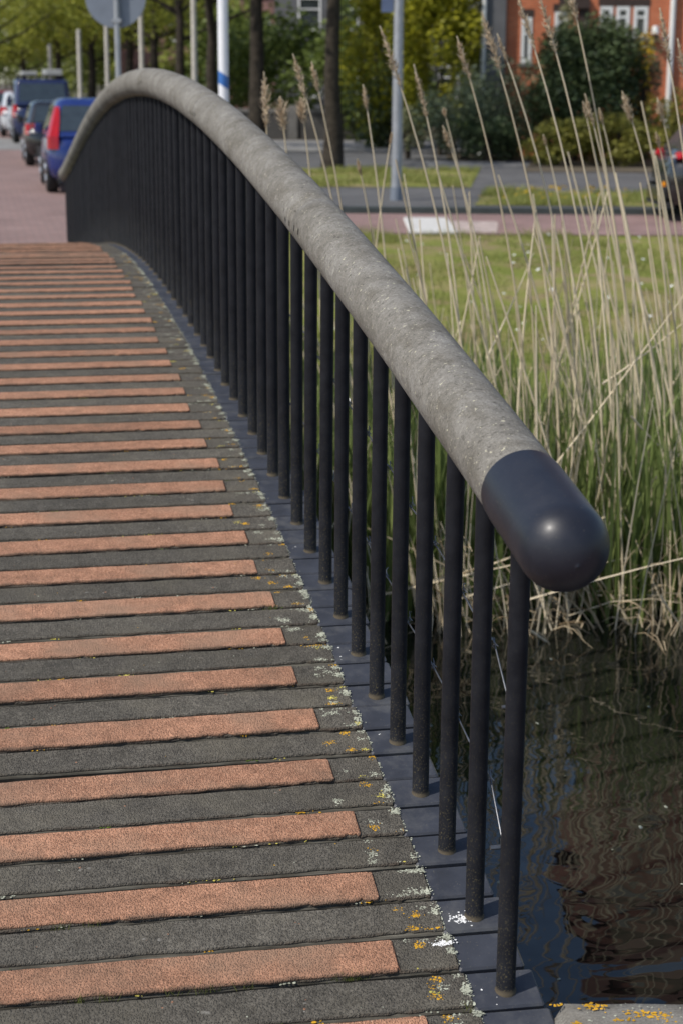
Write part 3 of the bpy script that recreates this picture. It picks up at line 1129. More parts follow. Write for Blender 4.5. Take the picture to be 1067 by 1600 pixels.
def leaf_cloud(blobs, n, size, seed, flat=0.35):
    """leaf quads spread over the shells and insides of ellipsoid clumps.
    blobs: (x, y, z, rx, ry, rz) -> verts, quads, tint"""
    g = np.random.default_rng(seed)
    B_ = np.array(blobs, dtype=float)
    vol = (B_[:, 3] * B_[:, 4] * B_[:, 5]) ** 0.7
    idx = g.choice(len(B_), n, p=vol / vol.sum())
    b = B_[idx]
    dirs = g.normal(size=(n, 3))
    dirs /= np.linalg.norm(dirs, axis=1)[:, None]
    rad = g.uniform(0.35, 1.08, n) ** 0.6
    P = b[:, :3] + dirs * b[:, 3:] * rad[:, None]
    a1 = g.normal(size=(n, 3))
    a1[:, 2] *= flat
    a1 /= np.linalg.norm(a1, axis=1)[:, None]
    a2 = np.cross(a1, dirs * 0.7 + g.normal(size=(n, 3)) * 0.6)
    a2 /= np.linalg.norm(a2, axis=1)[:, None] + 1e-9
    sz = size * g.uniform(0.5, 1.4, n)
    L, Wd = a1 * sz[:, None], a2 * (sz * 0.55)[:, None]
    V = np.stack([P - L * 0.5, P + Wd * 0.5, P + L * 0.6, P - Wd * 0.5], 1).reshape(-1, 3)
    Fc = np.arange(4 * n).reshape(n, 4)
    tint = np.repeat(np.clip(g.normal(0.5, 0.22, n) + 0.15 * (dirs[:, 2]), 0, 1), 4)
    return V, Fc, tint


def clumps(cx, cy, cz, rx, ry, rz, n, seed, k=0.42, top=0.0):
    g = random.Random(seed)
    out = []
    while len(out) < n:
        x, y, z = g.uniform(-1, 1), g.uniform(-1, 1), g.uniform(-1, 1)
        q = x * x + y * y + z * z
        if q > 1 or q < 0.12:
            continue
        s_ = k * g.uniform(0.6, 1.25)
        out.append((cx + x * rx * 0.85, cy + y * ry * 0.85, cz + z * rz * 0.85, rx * s_, ry * s_, rz * s_))
    return out


def bush(name, label, r, d, wdt, hgt, dep, mat, n, size, seed, cat='shrub', nblob=16, k=0.42, z0=0.0, stem='bark_far', group=None):
    p = W(r, d, z0)
    root = empty(name, p, -YAW)
    bl = clumps(0, 0, hgt * 0.52, wdt / 2, dep / 2, hgt * 0.52, nblob, seed, k)
    bl = [b for b in bl]
    V, Fc, T = leaf_cloud(bl, n, size, seed)
    V[:, 2] = np.maximum(V[:, 2], 0.02)
    tri_mesh('foliage', V, Fc, mat, root, tint=T)
    mb = MB()
    g = random.Random(seed)
    for q in range(4):
        x, y = g.uniform(-0.2, 0.2) * wdt, g.uniform(-0.2, 0.2) * dep
        mb.tube([(x * 0.3, y * 0.3, -0.05), (x * 0.6, y * 0.6, hgt * 0.3), (x, y, hgt * 0.7)], [0.05, 0.035, 0.012], 6)
    mb.build('stem', stem, root, True)
    tag(root, label, cat, group)
    return root


# ------------------------------------------------------------------ reeds along the far waterline


def in_reeds(g):
    d = 7.55 + 2.6 * g.random() ** 1.4
    r = g.uniform(-2.2, 3.6)
    return r, d


# green young shoots: a mass nobody could count
g = np.random.default_rng(31)
n = 17000
r_ = g.uniform(-3.0, 4.2, n)
d_ = 7.75 + 2.7 * g.random(n) ** 1.15
# thin out in loose gaps
xw_ = r_ * ER.x + d_ * EF.x
keep = (xw_ > 1.16) & ((np.sin(r_ * 3.1 + 1.0) + np.sin(r_ * 7.7 + d_ * 2.0) * 0.6 + g.normal(0, 0.8, n)) > -0.8)
r_, d_ = r_[keep], d_[keep]
n = len(r_)
h_ = g.uniform(0.45, 1.38, n) * (0.62 + 0.38 * np.clip((r_ + 2.0) / 2.5, 0, 1)) * np.clip(1.15 - 0.10 * (d_ - 7.5), 0.5, 1.15)
zb = np.array([max(WATER_Z - 0.05, bank_z(float(d), float(r)) - 0.02) for r, d in zip(r_, d_)])
ph = g.uniform(0, 2 * np.pi, n)
lean = g.normal(0, 0.10, n) * h_ + 0.02
wd = g.uniform(0.005, 0.013, n)
lx, ly = np.cos(ph), np.sin(ph)
base = np.stack([r_ * ER.x + d_ * EF.x, r_ * ER.y + d_ * EF.y, zb], 1)
side = np.stack([-ly, lx, np.zeros(n)], 1)
ldir = np.stack([lx, ly, np.zeros(n)], 1)
Vs, nl = [], 4
for j in range(nl):
    t = j / (nl - 1)
    c_ = base + ldir * (lean * t * t * 1.6)[:, None] + np.array([0, 0, 1.0]) * (h_ * t * (1 - 0.12 * t))[:, None]
    ww = wd * (0.75 if j == 0 else (1.0 if j == 1 else (0.75 if j == 2 else 0.08)))
    Vs += [c_ - side * ww[:, None], c_ + side * ww[:, None]]
V = np.stack(Vs, 1).reshape(-1, 3)
o0 = np.arange(n) * (2 * nl)
Fc = np.concatenate([np.stack([o0 + 2 * j, o0 + 2 * j + 1, o0 + 2 * j + 3, o0 + 2 * j + 2], 1) for j in range(nl - 1)])
T = np.repeat(np.clip(g.normal(0.5, 0.25, n), 0, 1), 2 * nl)
o = tri_mesh('green_reed_shoots', V, Fc, 'reed_green', tint=T)
tag(o, 'dense green young reed shoots growing along the waterline', 'reeds', kind='stuff')

# leaning, broken and short dry stems between the tall ones


def stalk_geo(p0_, p1, bend, rad, n_seg=7, n=4):
    p0_, p1 = Vector(p0_), Vector(p1)
    pts, rads = [], []
    for k in range(n_seg + 1):
        t = k / n_seg
        pts.append(p0_.lerp(p1, t) + Vector(bend) * (4 * t * (1 - t)))
        rads.append(rad * (1.0 - 0.62 * t))
    return pts, rads


gd = random.Random(77)
mb = MB()
for k in range(1250):
    r, d = in_reeds(gd)
    if W(r, d).x < 1.3:
        continue
    z = max(WATER_Z - 0.06, bank_z(d, r) - 0.02)
    h = gd.uniform(0.25, 1.8) * gd.uniform(0.5, 1.0)
    lx_ = gd.gauss(-0.05, 0.16) * h
    if gd.random() < 0.16:                       # fallen
        h, lx_ = gd.uniform(0.04, 0.4), gd.choice((-1, 1)) * gd.uniform(0.4, 1.1)
        z += gd.uniform(0.05, 0.3)
    if W(r + lx_, d).x < 1.35:
        continue
    pts, rads = stalk_geo(W(r, d, z), W(r + lx_, d + gd.gauss(0, 0.12), z + h), (gd.gauss(0, 0.03), 0, gd.gauss(0, 0.03)), gd.uniform(0.0030, 0.0058), 3, 3)
    mb.tube(pts, rads, 3, False)
o = mb.build('dry_reed_litter', 'reed_dry')
me = o.data
at_ = me.attributes.new('tint', 'FLOAT', 'POINT')
tv = np.repeat(np.random.default_rng(5).random(len(me.vertices) // 12), 12)
at_.data.foreach_set('value', tv.astype(np.float32))
tag(o, 'tangle of short broken dry reed stems at the waterline', 'reeds', kind='stuff')


# limp dry leaves and broken stems that droop over the waterline
gl = random.Random(99)
V, Fc, T = [], [], []
for k in range(1300):
    d = 7.35 + 1.5 * gl.random() ** 1.3
    r = gl.uniform(-1.0, 3.6)
    if W(r, d).x < 1.65 or (r < 0.6 and gl.random() < 0.45):
        continue
    z = max(WATER_Z, bank_z(d, r)) + gl.uniform(0.0, 0.55) * gl.random()
    L = gl.uniform(0.12, 0.55)
    q0 = gl.uniform(0, 6.28)
    dx, dy = math.cos(q0) * 0.7, math.sin(q0) * 0.4
    rise, fall = gl.uniform(0.3, 1.0) * L, gl.uniform(0.1, 0.8) * L
    wd_ = gl.uniform(0.003, 0.0075)
    k0 = len(V)
    tcol = gl.random()
    for j in range(5):
        t = j / 4
        p = W(r + dx * L * t * 0.75, d + dy * L * t * 0.75 - 0.05 * t, max(WATER_Z - 0.01, z + rise * t - fall * t * t * 1.2))
        ww = wd_ * (1 - 0.75 * t)
        sd_ = ER * (ww * abs(dy) + ww * 0.35) + Vector((0, 0, ww * abs(dx)))
        V += [p - sd_, p + sd_]
        T += [tcol, tcol]
    for j in range(4):
        Fc.append((k0 + 2 * j, k0 + 2 * j + 1, k0 + 2 * j + 3, k0 + 2 * j + 2))
o = tri_mesh('dry_reed_leaves', V, Fc, 'reed_litter', tint=T)
tag(o, 'limp tan dead reed leaves drooping over the waterline', 'reeds', kind='stuff')


def plume_geo(path, seed, length, spread):
    """feathery seed head along the last stretch of a stem: path = list of points"""
    g = random.Random(seed)
    V, Fc, T = [], [], []
    npt = len(path) - 1
    for k in range(230):
        t = g.random()
        x = t * npt
        i = min(int(x), npt - 1)
        p = path[i].lerp(path[i + 1], x - i)
        tang = (path[i + 1] - path[i]).normalized()
        wdt = spread * math.sin(math.pi * min(1, 0.12 + 0.9 * t)) ** 0.8 * (1.1 - 0.6 * t)
        dv = Vector((g.gauss(0, 1), g.gauss(0, 1), g.gauss(0, 1) - 0.35))
        dv = (dv - tang * dv.dot(tang))
        dv.normalize()
        L = wdt * g.uniform(0.35, 1.2)
        tip = p + dv * L + tang * L * g.uniform(0.5, 1.8) + Vector((0, 0, -0.2 * L))
        sd = dv.cross(tang) * g.uniform(0.0022, 0.0050)
        k0 = len(V)
        mid = p.lerp(tip, 0.55)
        V += [p, mid + sd, tip, mid - sd]
        Fc.append((k0, k0 + 1, k0 + 2, k0 + 3))
        T += [g.random()] * 4
    return V, Fc, T


# tall stalks whose heads stand out one by one in the photo: tip u, tip v, lower u at v=500, distance, plume length, width
heads = [
    (413, 112, 428, 9.1, 0.30, 0.050), (438, 150, 470, 9.3, 0.20, 0.060), (470, 152, 505, 9.0, 0.16, 0.055), (458, 84, 560, 8.6, 0.24, 0.036),
    (487, 96, 562, 8.7, 0.16, 0.028), (567, 132, 612, 9.0, 0.14, 0.024), (612, 206, 575, 9.3, 0.08, 0.015), (558, 248, 600, 9.4, 0.12, 0.02),
    (593, 40, 722, 8.2, 0.30, 0.036), (646, 100, 722, 8.5, 0.30, 0.030), (691, 196, 770, 9.0, 0.17, 0.026), (692, 168, 760, 9.4, 0.06, 0.02),
    (713, 56, 818, 8.2, 0.22, 0.032), (752, 18, 868, 8.0, 0.28, 0.042), (776, 52, 900, 8.4, 0.14, 0.018), (806, -12, 936, 8.0, 0.26, 0.034),
    (838, -22, 960, 7.9, 0.30, 0.036), (913, 146, 985, 8.6, 0.20, 0.026), (910, 158, 968, 9.0, 0.10, 0.015), (971, 142, 1052, 8.3, 0.20, 0.034),
    (1026, 152, 1088, 8.5, 0.16, 0.028), (1030, 12, 1100, 8.1, 0.26, 0.036), (1024, 206, 1075, 9.0, 0.12, 0.02), (848, 210, 905, 9.2, 0.08, 0.014),
    (1058, 60, 1120, 8.2, 0.24, 0.034), (880, -60, 985, 8.0, 0.25, 0.034), (935, 168, 1000, 9.2, 0.1, 0.018),
]
LAB_H = 'tall dry beige reed with feathery seed head at the far waterline'
LAB_S = 'bare dry beige reed stalk standing in the far reed bed'
ORD = ('leftmost second third fourth fifth sixth seventh eighth ninth tenth eleventh twelfth thirteenth fourteenth fifteenth sixteenth seventeenth eighteenth nineteenth '
       'twentieth twenty-first twenty-second twenty-third twenty-fourth twenty-fifth twenty-sixth twenty-seventh').split()
heads.sort()
for q, (tu, tv_, bu, d, pl_, pw) in enumerate(heads):
    gq = random.Random(q + 900)
    tip = at(tu, tv_, d - 0.1)
    low = at(bu, 500, d)
    # stem bows: nearly upright at the foot, leaning with the wind at the head
    root_r = low.dot(ER) + (low.dot(ER) - tip.dot(ER)) * gq.uniform(0.10, 0.32)
    db = d + gq.uniform(-0.1, 0.15)
    zb_ = max(WATER_Z - 0.06, bank_z(db, root_r) - 0.02)
    foot = W(root_r, db, zb_)
    P0, P2 = foot, tip
    P1 = low * 2 - (P0 + P2) * 0.5 if False else low + (low - (P0 + P2) * 0.5) * 0.7
    pts = []
    for k in range(15):
        t = k / 14
        pts.append(P0 * ((1 - t) ** 2) + P1 * (2 * t * (1 - t)) + P2 * (t * t))
    loc = foot.copy()
    pts = [p - loc for p in pts]
    L_ = sum((pts[k + 1] - pts[k]).length for k in range(14))
    kk = max(1, int(round(14 * (1 - pl_ / L_))))
    rads = [0.0076 * (1 - 0.55 * k / 14) * gq.uniform(0.96, 1.04) for k in range(15)]
    mb = MB().tube(pts, rads, 5, False)
    # leaf sheaths that cling to the stem
    st_ = mesh_obj('dry_reed', mb.v, mb.f, 'reed_dry', smooth=True, tint=[gq.uniform(0.35, 0.9)] * len(mb.v))
    st_.location = loc
    # a plume on a finer path over the last stretch of the stem
    tt = max(0.0, 1 - pl_ / L_)
    fine = []
    for k in range(9):
        t = tt + (1 - tt) * k / 8
        fine.append(P0 * ((1 - t) ** 2) + P1 * (2 * t * (1 - t)) + P2 * (t * t) - loc)
    V, Fc, T = plume_geo(fine, q, pl_, pw)
    mesh_obj('seed_head', V, Fc, 'plume', st_, tint=T)
    tag(st_, 'tall dry beige reed with feathery seed head, ' + ORD[q] + (' of them' if q == 0 else ' from the left'), 'reed', 'dry reeds with seed heads')

gs = random.Random(4242)
stalk_protos = []
for k in range(14):
    h = 1.0
    mb = MB()
    lean_ = gs.gauss(-0.14, 0.12)
    pts, rads = stalk_geo((0, 0, 0), (lean_, gs.gauss(0, 0.05), 1.0), (-lean_ * 0.12 + gs.gauss(0, 0.02), gs.gauss(0, 0.02), 0), 0.0060, 8)
    mb.tube(pts, rads, 4, False)
    for q in range(gs.randint(0, 2)):             # narrow dry leaves that cling to the stem
        b_ = Vector(pts[gs.randint(3, 6)])
        q0 = gs.uniform(0, 6.28)
        L = gs.uniform(0.06, 0.14)
        d_ = Vector((math.cos(q0), math.sin(q0), 0))
        e_ = Vector((-math.sin(q0), math.cos(q0), 0)) * 0.0022
        tip_ = b_ + d_ * L * 0.55 + Vector((0, 0, L * gs.uniform(0.2, 0.9)))
        mid_ = b_ + d_ * L * 0.2 + Vector((0, 0, L * 0.45))
        mb.add([b_, mid_ + e_, tip_, mid_ - e_], [(0, 1, 2, 3)])
    stalk_protos.append((mb.v, mb.f))
meshes = []
for k, (v_, f_) in enumerate(stalk_protos):
    me = bpy.data.meshes.new('dry_reed')
    me.from_pydata([tuple(x) for x in v_], [], f_)
    at_ = me.attributes.new('tint', 'FLOAT', 'POINT')
    at_.data.foreach_set('value', np.full(len(v_), 0.2 + 0.7 * gs.random(), dtype=np.float32))
    me.polygons.foreach_set('use_smooth', [True] * len(me.polygons))
    me.materials.append(MATS['reed_dry'])
    meshes.append(me)
for k in range(225):
    d = 7.7 + 2.2 * gs.random() ** 1.2
    # the bed is thin at the left, thick at the right
    r = -1.3 + 3.6 * gs.random() ** 0.62
    if W(r, d).x < 1.75:
        continue
    h = gs.uniform(0.9, 2.5) * (0.8 + 0.2 * gs.random())
    h *= 0.75 + 0.25 * max(0.0, min(1.0, (r + 1.0) / 2.0))
    o = bpy.data.objects.new('dry_reed', meshes[k % 14])
    COL.objects.link(o)
    o.location = W(r, d, max(WATER_Z - 0.06, bank_z(d, r) - 0.02))
    th = gs.uniform(0.7, 1.5)
    o.scale = (h * 0.8, h * 0.8, h)
    o.rotation_euler = (gs.gauss(0, 0.04), gs.gauss(0, 0.09), -YAW + gs.gauss(0, 0.5))
    if gs.random() < 0.10:
        o.rotation_euler[1] = (gs.choice((-1, 1)) if r > 1.2 else 1) * gs.uniform(0.35, 0.95)
    tag(o, LAB_S, 'reed', 'bare dry reed stalks')
# stalks that lean right across the bed: foot u, v and tip u, v
for q, (u0, v0, u1, v1, d, lab) in enumerate((
        (866, 728, 1070, 458, 7.9, 'long dry reed leaning far to the right across the bed'),
        (985, 650, 1066, 730, 7.8, 'dry reed snapped over and pointing down to the right'),
        (828, 985, 945, 1056, 7.45, 'pale dry reed fallen onto the water below the handrail cap'),
        (940, 600, 1066, 505, 8.1, 'dry reed leaning right above the fallen stems'),
        (760, 560, 833, 395, 8.6, 'dry reed leaning right beside the handrail'),
        (1030, 930, 1110, 1040, 7.5, 'thick pale dry reed slanting into the water at the right edge'))):
    A_, B_ = at(u0, v0, d), at(u1, v1, d + 0.15)
    pts, rads = stalk_geo(A_ - A_, B_ - A_, (0, 0, -0.012), 0.0062, 7)
    mb = MB().tube(pts, rads, 5, False)
    o = mesh_obj('dry_reed', mb.v, mb.f, 'reed_dry', smooth=True, tint=[0.75] * len(mb.v))
    o.location = A_
    tag(o, lab, 'reed', 'leaning dry reeds')

# ------------------------------------------------------------------ grass on the lawn, verge and strip


def grass(name, label, n, rng_r, rng_d, zf, hmin, hmax, seed, wide=0.004):
    g = np.random.default_rng(seed)
    d = g.uniform(*rng_d, n)
    r = g.uniform(*rng_r, n) if not callable(rng_r[0]) else np.array([g.uniform(rng_r[0](x), rng_r[1](x)) for x in d])
    pt = np.sin(r * 2.3 + d * 0.7) + np.sin(r * 0.9 - d * 1.7) + np.sin(r * 5.1 + d * 3.3) * 0.7
    keep = pt + g.normal(0, 0.8, n) > 0.0
    r, d, pt = r[keep], d[keep], pt[keep]
    n = len(r)
    z = np.array([zf(float(b), float(a_)) for a_, b in zip(r, d)])
    h = g.uniform(hmin, hmax, n) * (1 + 0.25 * pt)
    ph = g.uniform(0, 6.28, n)
    base = np.stack([r * ER.x + d * EF.x, r * ER.y + d * EF.y, z - 0.005], 1)
    sd = np.stack([-np.sin(ph), np.cos(ph), np.zeros(n)], 1) * (wide * g.uniform(0.6, 1.5, n))[:, None]
    ld = np.stack([np.cos(ph), np.sin(ph), np.zeros(n)], 1) * (h * g.uniform(0.1, 0.9, n))[:, None]
    V = np.stack([base - sd, base + sd, base + ld + np.array([0, 0, 1.0]) * h[:, None]], 1).reshape(-1, 3)
    Fc = np.arange(3 * n).reshape(n, 3)
    T = np.repeat(np.clip(0.55 + 0.12 * pt + g.normal(0, 0.2, n), 0, 1), 3)
    o = tri_mesh(name, V, Fc, 'grass_blade', tint=T)
    return tag(o, label, 'grass', kind='stuff')


grass('lawn_grass', 'short mown grass on the lawn behind the reeds', 110000, (-2.5, 6.5), (10.3, 21.4), bank_z, 0.02, 0.06, 1)
grass('lawn_edge_grass', 'longer grass along the edge of the cycle path', 9000, (-1.5, 6.0), (20.3, 21.42), bank_z, 0.05, 0.13, 2)
grass('bank_grass', 'long grass at the back of the reed bed', 16000, (-2.5, 5.0), (9.8, 12.6), bank_z, 0.08, 0.28, 6, 0.005)
grass('verge_grass', 'grass verge with dandelions between path and road', 11000, (lambda d: rr(735 + (d - 26.5) * 9, d), lambda d: rr(1015 + (d - 26.5) * 7, d)), (26.55, 30.0), lambda d, r: 0.006, 0.05, 0.13, 3, 0.006)
grass('strip_grass', 'grass strip round the dark tree trunk', 14000, (lambda d: rr(400 - (d - 31) * 4.6, d), lambda d: rr(740 + (d - 31) * 2, d)), (31.1, 37.5), lambda d, r: 0.006, 0.05, 0.12, 4, 0.008)


def florets(name, label, pts, rad, mat, seed):
    g = random.Random(seed)
    mb = MB()
    for p in pts:
        n = 7
        s_ = rad * g.uniform(0.7, 1.3)
        tx, ty = g.gauss(0, 0.3), g.gauss(0, 0.3)
        vs = [p + Vector((0, 0, s_ * 0.4))]
        for k in range(n):
            q = 6.283 * k / n
            vs.append(p + Vector((s_ * math.cos(q), s_ * math.sin(q), s_ * (tx * math.cos(q) + ty * math.sin(q)))))
        mb.add(vs, [(0, 1 + k, 1 + (k + 1) % n) for k in range(n)])
    o = mb.build(name, mat)
    return tag(o, label, 'flowers', kind='stuff')


gf = random.Random(8)
pts = []
for k in range(90):
    d = gf.uniform(12.5, 21.2)
    r = gf.uniform(-1.0, 5.2)
    pts.append(W(r, d, bank_z(d, r) + 0.05))
florets('daisies', 'scattered white daisies on the lawn', pts, 0.018, 'dropping_white', 1)
pts = []
for k in range(70):
    d = gf.uniform(26.7, 29.9)
    u = gf.choice((gf.uniform(740, 1030), gf.gauss(870, 40)))
    pts.append(W(rr(u, d), d, 0.11))
florets('dandelions', 'yellow dandelions on the grass verge', pts, 0.032, 'leaf_flower', 2)
pts = []
for k in range(70):
    r, d = gf.uniform(0.2, 3.0), gf.uniform(3.4, 7.6)
    pts.append(W(r, d, WATER_Z + 0.002))
o = florets('floating_flecks', 'pale flecks floating on the dark canal water', pts, 0.007, 'pale_lichen', 3)

# ------------------------------------------------------------------ trees


def tree(name, label, loc, th, tr, crown_r, crown_h, n, size, seed, mat='leaf_spring', bark='bark', low=None, lean=0.0, share=None):
    root = empty(name, loc)
    g = random.Random(seed)
    rings = []
    pts, rads = [], []
    for k in range(9):
        t = k / 8
        pts.append((lean * t * th + g.gauss(0, 0.03), g.gauss(0, 0.03), -0.06 + t * (th + crown_h * 0.45)))
        rads.append(tr * (1.32 - 0.32 * min(1, k / 1.2)) * (1 - 0.55 * t))
    mb = MB().tube(pts, rads, 12)
    tk = mb.build('trunk', bark, root, True)
    cz = th + crown_h * 0.5
    for q in range(9):
        a_ = q * 2.4 + g.uniform(-0.3, 0.3)
        z0 = th * g.uniform(0.85, 1.05) + crown_h * 0.04 * q
        L = crown_r * g.uniform(0.55, 0.9)
        x0 = lean * th
        MBl = MB().tube([(x0, 0, z0), (x0 + L * 0.5 * math.cos(a_), L * 0.5 * math.sin(a_), z0 + L * 0.22), (x0 + L * math.cos(a_), L * math.sin(a_), z0 + L * 0.55)], [tr * 0.32, tr * 0.2, tr * 0.06], 6)
        MBl.build('limb', bark, tk, True)
    if share is not None:
        cr = link_copy('crown', share, root)
        cr.location = (lean * th, 0, cz)
        cr.rotation_euler = (0, 0, g.uniform(0, 6.28))
    else:
        bl = clumps(0, 0, 0, crown_r, crown_r, crown_h / 2, 34, seed, 0.30)
        V, Fc, T = leaf_cloud(bl, n, size, seed)
        cr = tri_mesh('crown', V, Fc, mat, root, tint=T)
        cr.location = (lean * th, 0, cz)
    tag(root, label, 'tree')
    return root, cr


# trunks along the far side, u, distance, trunk radius
t1, cr1 = tree('street_tree', 'dark trunked tree standing left of the grey lamp post', W(rr(521, 38.5), 38.5, 0), 4.6, 0.21, 3.4, 6.0, 5200, 0.17, 41)
t2, _ = tree('street_tree', 'dark trunked tree right of the white and blue banded pole', W(rr(402, 46), 46, 0), 4.8, 0.24, 3.4, 6.0, 0, 0.17, 42, share=cr1)
t3, cr3 = tree('street_tree', 'slim dark trunk just left of the white and blue banded pole', W(rr(334, 50), 50, 0), 3.9, 0.19, 3.2, 5.6, 5200, 0.16, 43, lean=-0.02)
t4, _ = tree('street_tree', 'leafy street tree right of the round sign pole', W(rr(282, 60), 60, 0), 3.7, 0.21, 3.4, 5.6, 0, 0.16, 44, share=cr3)
t5, _ = tree('street_tree', 'leafy street tree behind the crest of the handrail', W(rr(243, 68), 68, 0), 3.7, 0.22, 3.4, 5.6, 0, 0.16, 45, share=cr1)
t6, cr6 = tree('street_tree', 'leafy street tree behind the round sign pole', W(rr(205, 78), 78, 0), 3.1, 0.24, 4.2, 7.4, 11000, 0.22, 46)
t7, _ = tree('street_tree', 'yellow green street tree behind the blue van', W(rr(145, 88), 88, 0), 3.0, 0.24, 3.8, 7.4, 0, 0.18, 47, share=cr6)
t8, _ = tree('street_tree', 'yellow green street tree above the blue van', W(rr(92, 100), 100, 0), 3.2, 0.24, 4.2, 6.4, 0, 0.18, 48, share=cr6)
t9, _ = tree('street_tree', 'farthest pale green street tree on the left', W(rr(38, 118), 118, 0), 2.6, 0.24, 4.4, 7.0, 0, 0.18, 49, share=cr6)
t10, _ = tree('street_tree', 'pale green street tree above the silver car', W(rr(-20, 84), 84, 0), 3.4, 0.24, 4.2, 7.0, 0, 0.18, 50, share=cr3)
# far green mass that closes the street
for q, (u, d, wd_, h) in enumerate([(-60, 150, 16, 9), (20, 165, 16, 10), (95, 160, 15, 9), (160, 140, 13, 8.5), (225, 125, 13, 8), (290, 110, 12, 7.5), (355, 96, 11, 7)]):
    labs = ['far hedge of trees at the left edge', 'far green trees closing the street', 'far green trees behind the blue van', 'far shrubbery behind the row of pale posts', 'far shrubbery behind the round sign', 'far shrubbery behind the slim trunks', 'far shrubbery behind the white and blue pole']
    bush('far_tree', labs[q], rr(u, d), d, wd_, h, 8, 'leaf_far', 4200, 0.42, 300 + q, 'tree', 26, 0.34)

# gardens behind the road
bush('hedge', 'green garden hedge between the two nearest dark trunks', rr(455, 62), 62, 6.2, 4.4, 3.5, 'leaf_hedge', 5200, 0.22, 61, 'hedge', 22, 0.36)
bush('hedge', 'green garden hedge left of the dark tree trunk', rr(372, 66), 66, 5.2, 5.0, 3.5, 'leaf_hedge', 4600, 0.22, 62, 'hedge', 22, 0.36)
bush('shrub', 'green shrub behind the dark trunk and low wall', rr(575, 58), 58, 5.4, 4.5, 3.2, 'leaf_hedge', 8200, 0.19, 63)
bush('shrub', 'dark shrub at the foot of the golden conifer', rr(610, 50), 50, 2.8, 2.3, 2.2, 'leaf_dark', 3200, 0.13, 64)
bush('golden_conifer', 'tall golden green conifer right of the grey lamp post', rr(690, 45), 45, 2.9, 5.6, 2.4, 'leaf_gold', 15000, 0.12, 65, 'conifer', 46, 0.27)
bush('golden_conifer', 'golden green conifer left of the grey lamp post', rr(600, 50), 50, 3.0, 5.4, 2.4, 'leaf_gold', 9000, 0.13, 165, 'conifer', 40, 0.27)
bush('shrub', 'variegated pale green shrub behind the grey lamp post', rr(640, 43), 43, 0.9, 1.25, 0.9, 'leaf_pale', 1100, 0.08, 66, nblob=9)
bush('shrub', 'grey green glossy shrub under the golden conifer', rr(722, 42.5), 42.5, 2.1, 2.15, 1.8, 'leaf_grey', 5200, 0.09, 67, nblob=22)
bush('shrub', 'grey green glossy shrub left of the dark round shrub', rr(800, 43.5), 43.5, 2.3, 2.5, 1.8, 'leaf_grey', 5600, 0.09, 68, nblob=22)
bush('shrub', 'large dark round shrub before the orange brick house', rr(910, 42), 42, 3.1, 3.3, 2.6, 'leaf_dark', 24000, 0.11, 69, nblob=34, k=0.34)
bush('shrub', 'dark glossy shrub right of the large dark shrub', rr(985, 42.6), 42.6, 1.7, 2.9, 1.6, 'leaf_grey', 4800, 0.09, 70, nblob=22)
bush('climbing_shrub', 'pale leaved climbing shrub against the brick house', rr(882, 43.6), 43.6, 0.8, 4.5, 0.7, 'leaf_pale', 2600, 0.09, 71, nblob=16, k=0.3)
bush('forsythia', 'yellow flowering shrub against the orange brick house', rr(1003, 41.6), 41.6, 0.9, 3.3, 0.7, 'leaf_flower', 420, 0.09, 72, nblob=12, k=0.26)
bush('juniper', 'low golden green juniper right of the dark shrub', rr(965, 39.6), 39.6, 3.4, 1.15, 2.0, 'leaf_juniper', 7000, 0.085, 73, nblob=24, k=0.34)
bush('juniper', 'low golden green juniper before the large dark shrub', rr(880, 39.8), 39.8, 2.2, 1.05, 1.6, 'leaf_juniper', 4500, 0.085, 74, nblob=20, k=0.34)
bush('juniper', 'golden green shrub beside the dark parked car', rr(1058, 40.5), 40.5, 1.6, 1.7, 1.6, 'leaf_juniper', 3600, 0.085, 75, nblob=18, k=0.34)
bush('shrub', 'dark low shrub left of the dark round shrub', rr(770, 41.6), 41.6, 2.0, 1.25, 1.2, 'leaf_dark', 3200, 0.09, 76, nblob=16)

# ------------------------------------------------------------------ buildings
def window_part(parent, x, z, w_, h_, depth=0.09, mull=False, name='window'):
    """white framed window set in the -y face of a wall at y=0"""
    f = MB()
    t = 0.09
    f.box(x, x + t, -0.03, depth, z, z + h_).box(x + w_ - t, x + w_, -0.03, depth, z, z + h_)
    f.box(x + t, x + w_ - t, -0.03, depth, z, z + t).box(x + t, x + w_ - t, -0.03, depth, z + h_ - t, z + h_)
    if mull:
        f.box(x + t, x + w_ - t, -0.02, depth - 0.02, z + h_ * 0.62, z + h_ * 0.62 + 0.06)
    wn = f.build(name, 'window_white', parent)
    MB().box(x + t - 0.01, x + w_ - t + 0.01, 0.02, 0.04, z + t - 0.01, z + h_ - t + 0.01).build('pane', 'window_glass', wn)
    MB().box(x - 0.06, x + w_ + 0.06, -0.09, depth, z - 0.09, z - 0.004).build('sill', 'wall_block', wn)
    MB().box(x - 0.05, x + w_ + 0.05, -0.012, depth, z + h_ + 0.004, z + h_ + 0.20).build('lintel', 'lintel_dark', wn)
    return wn


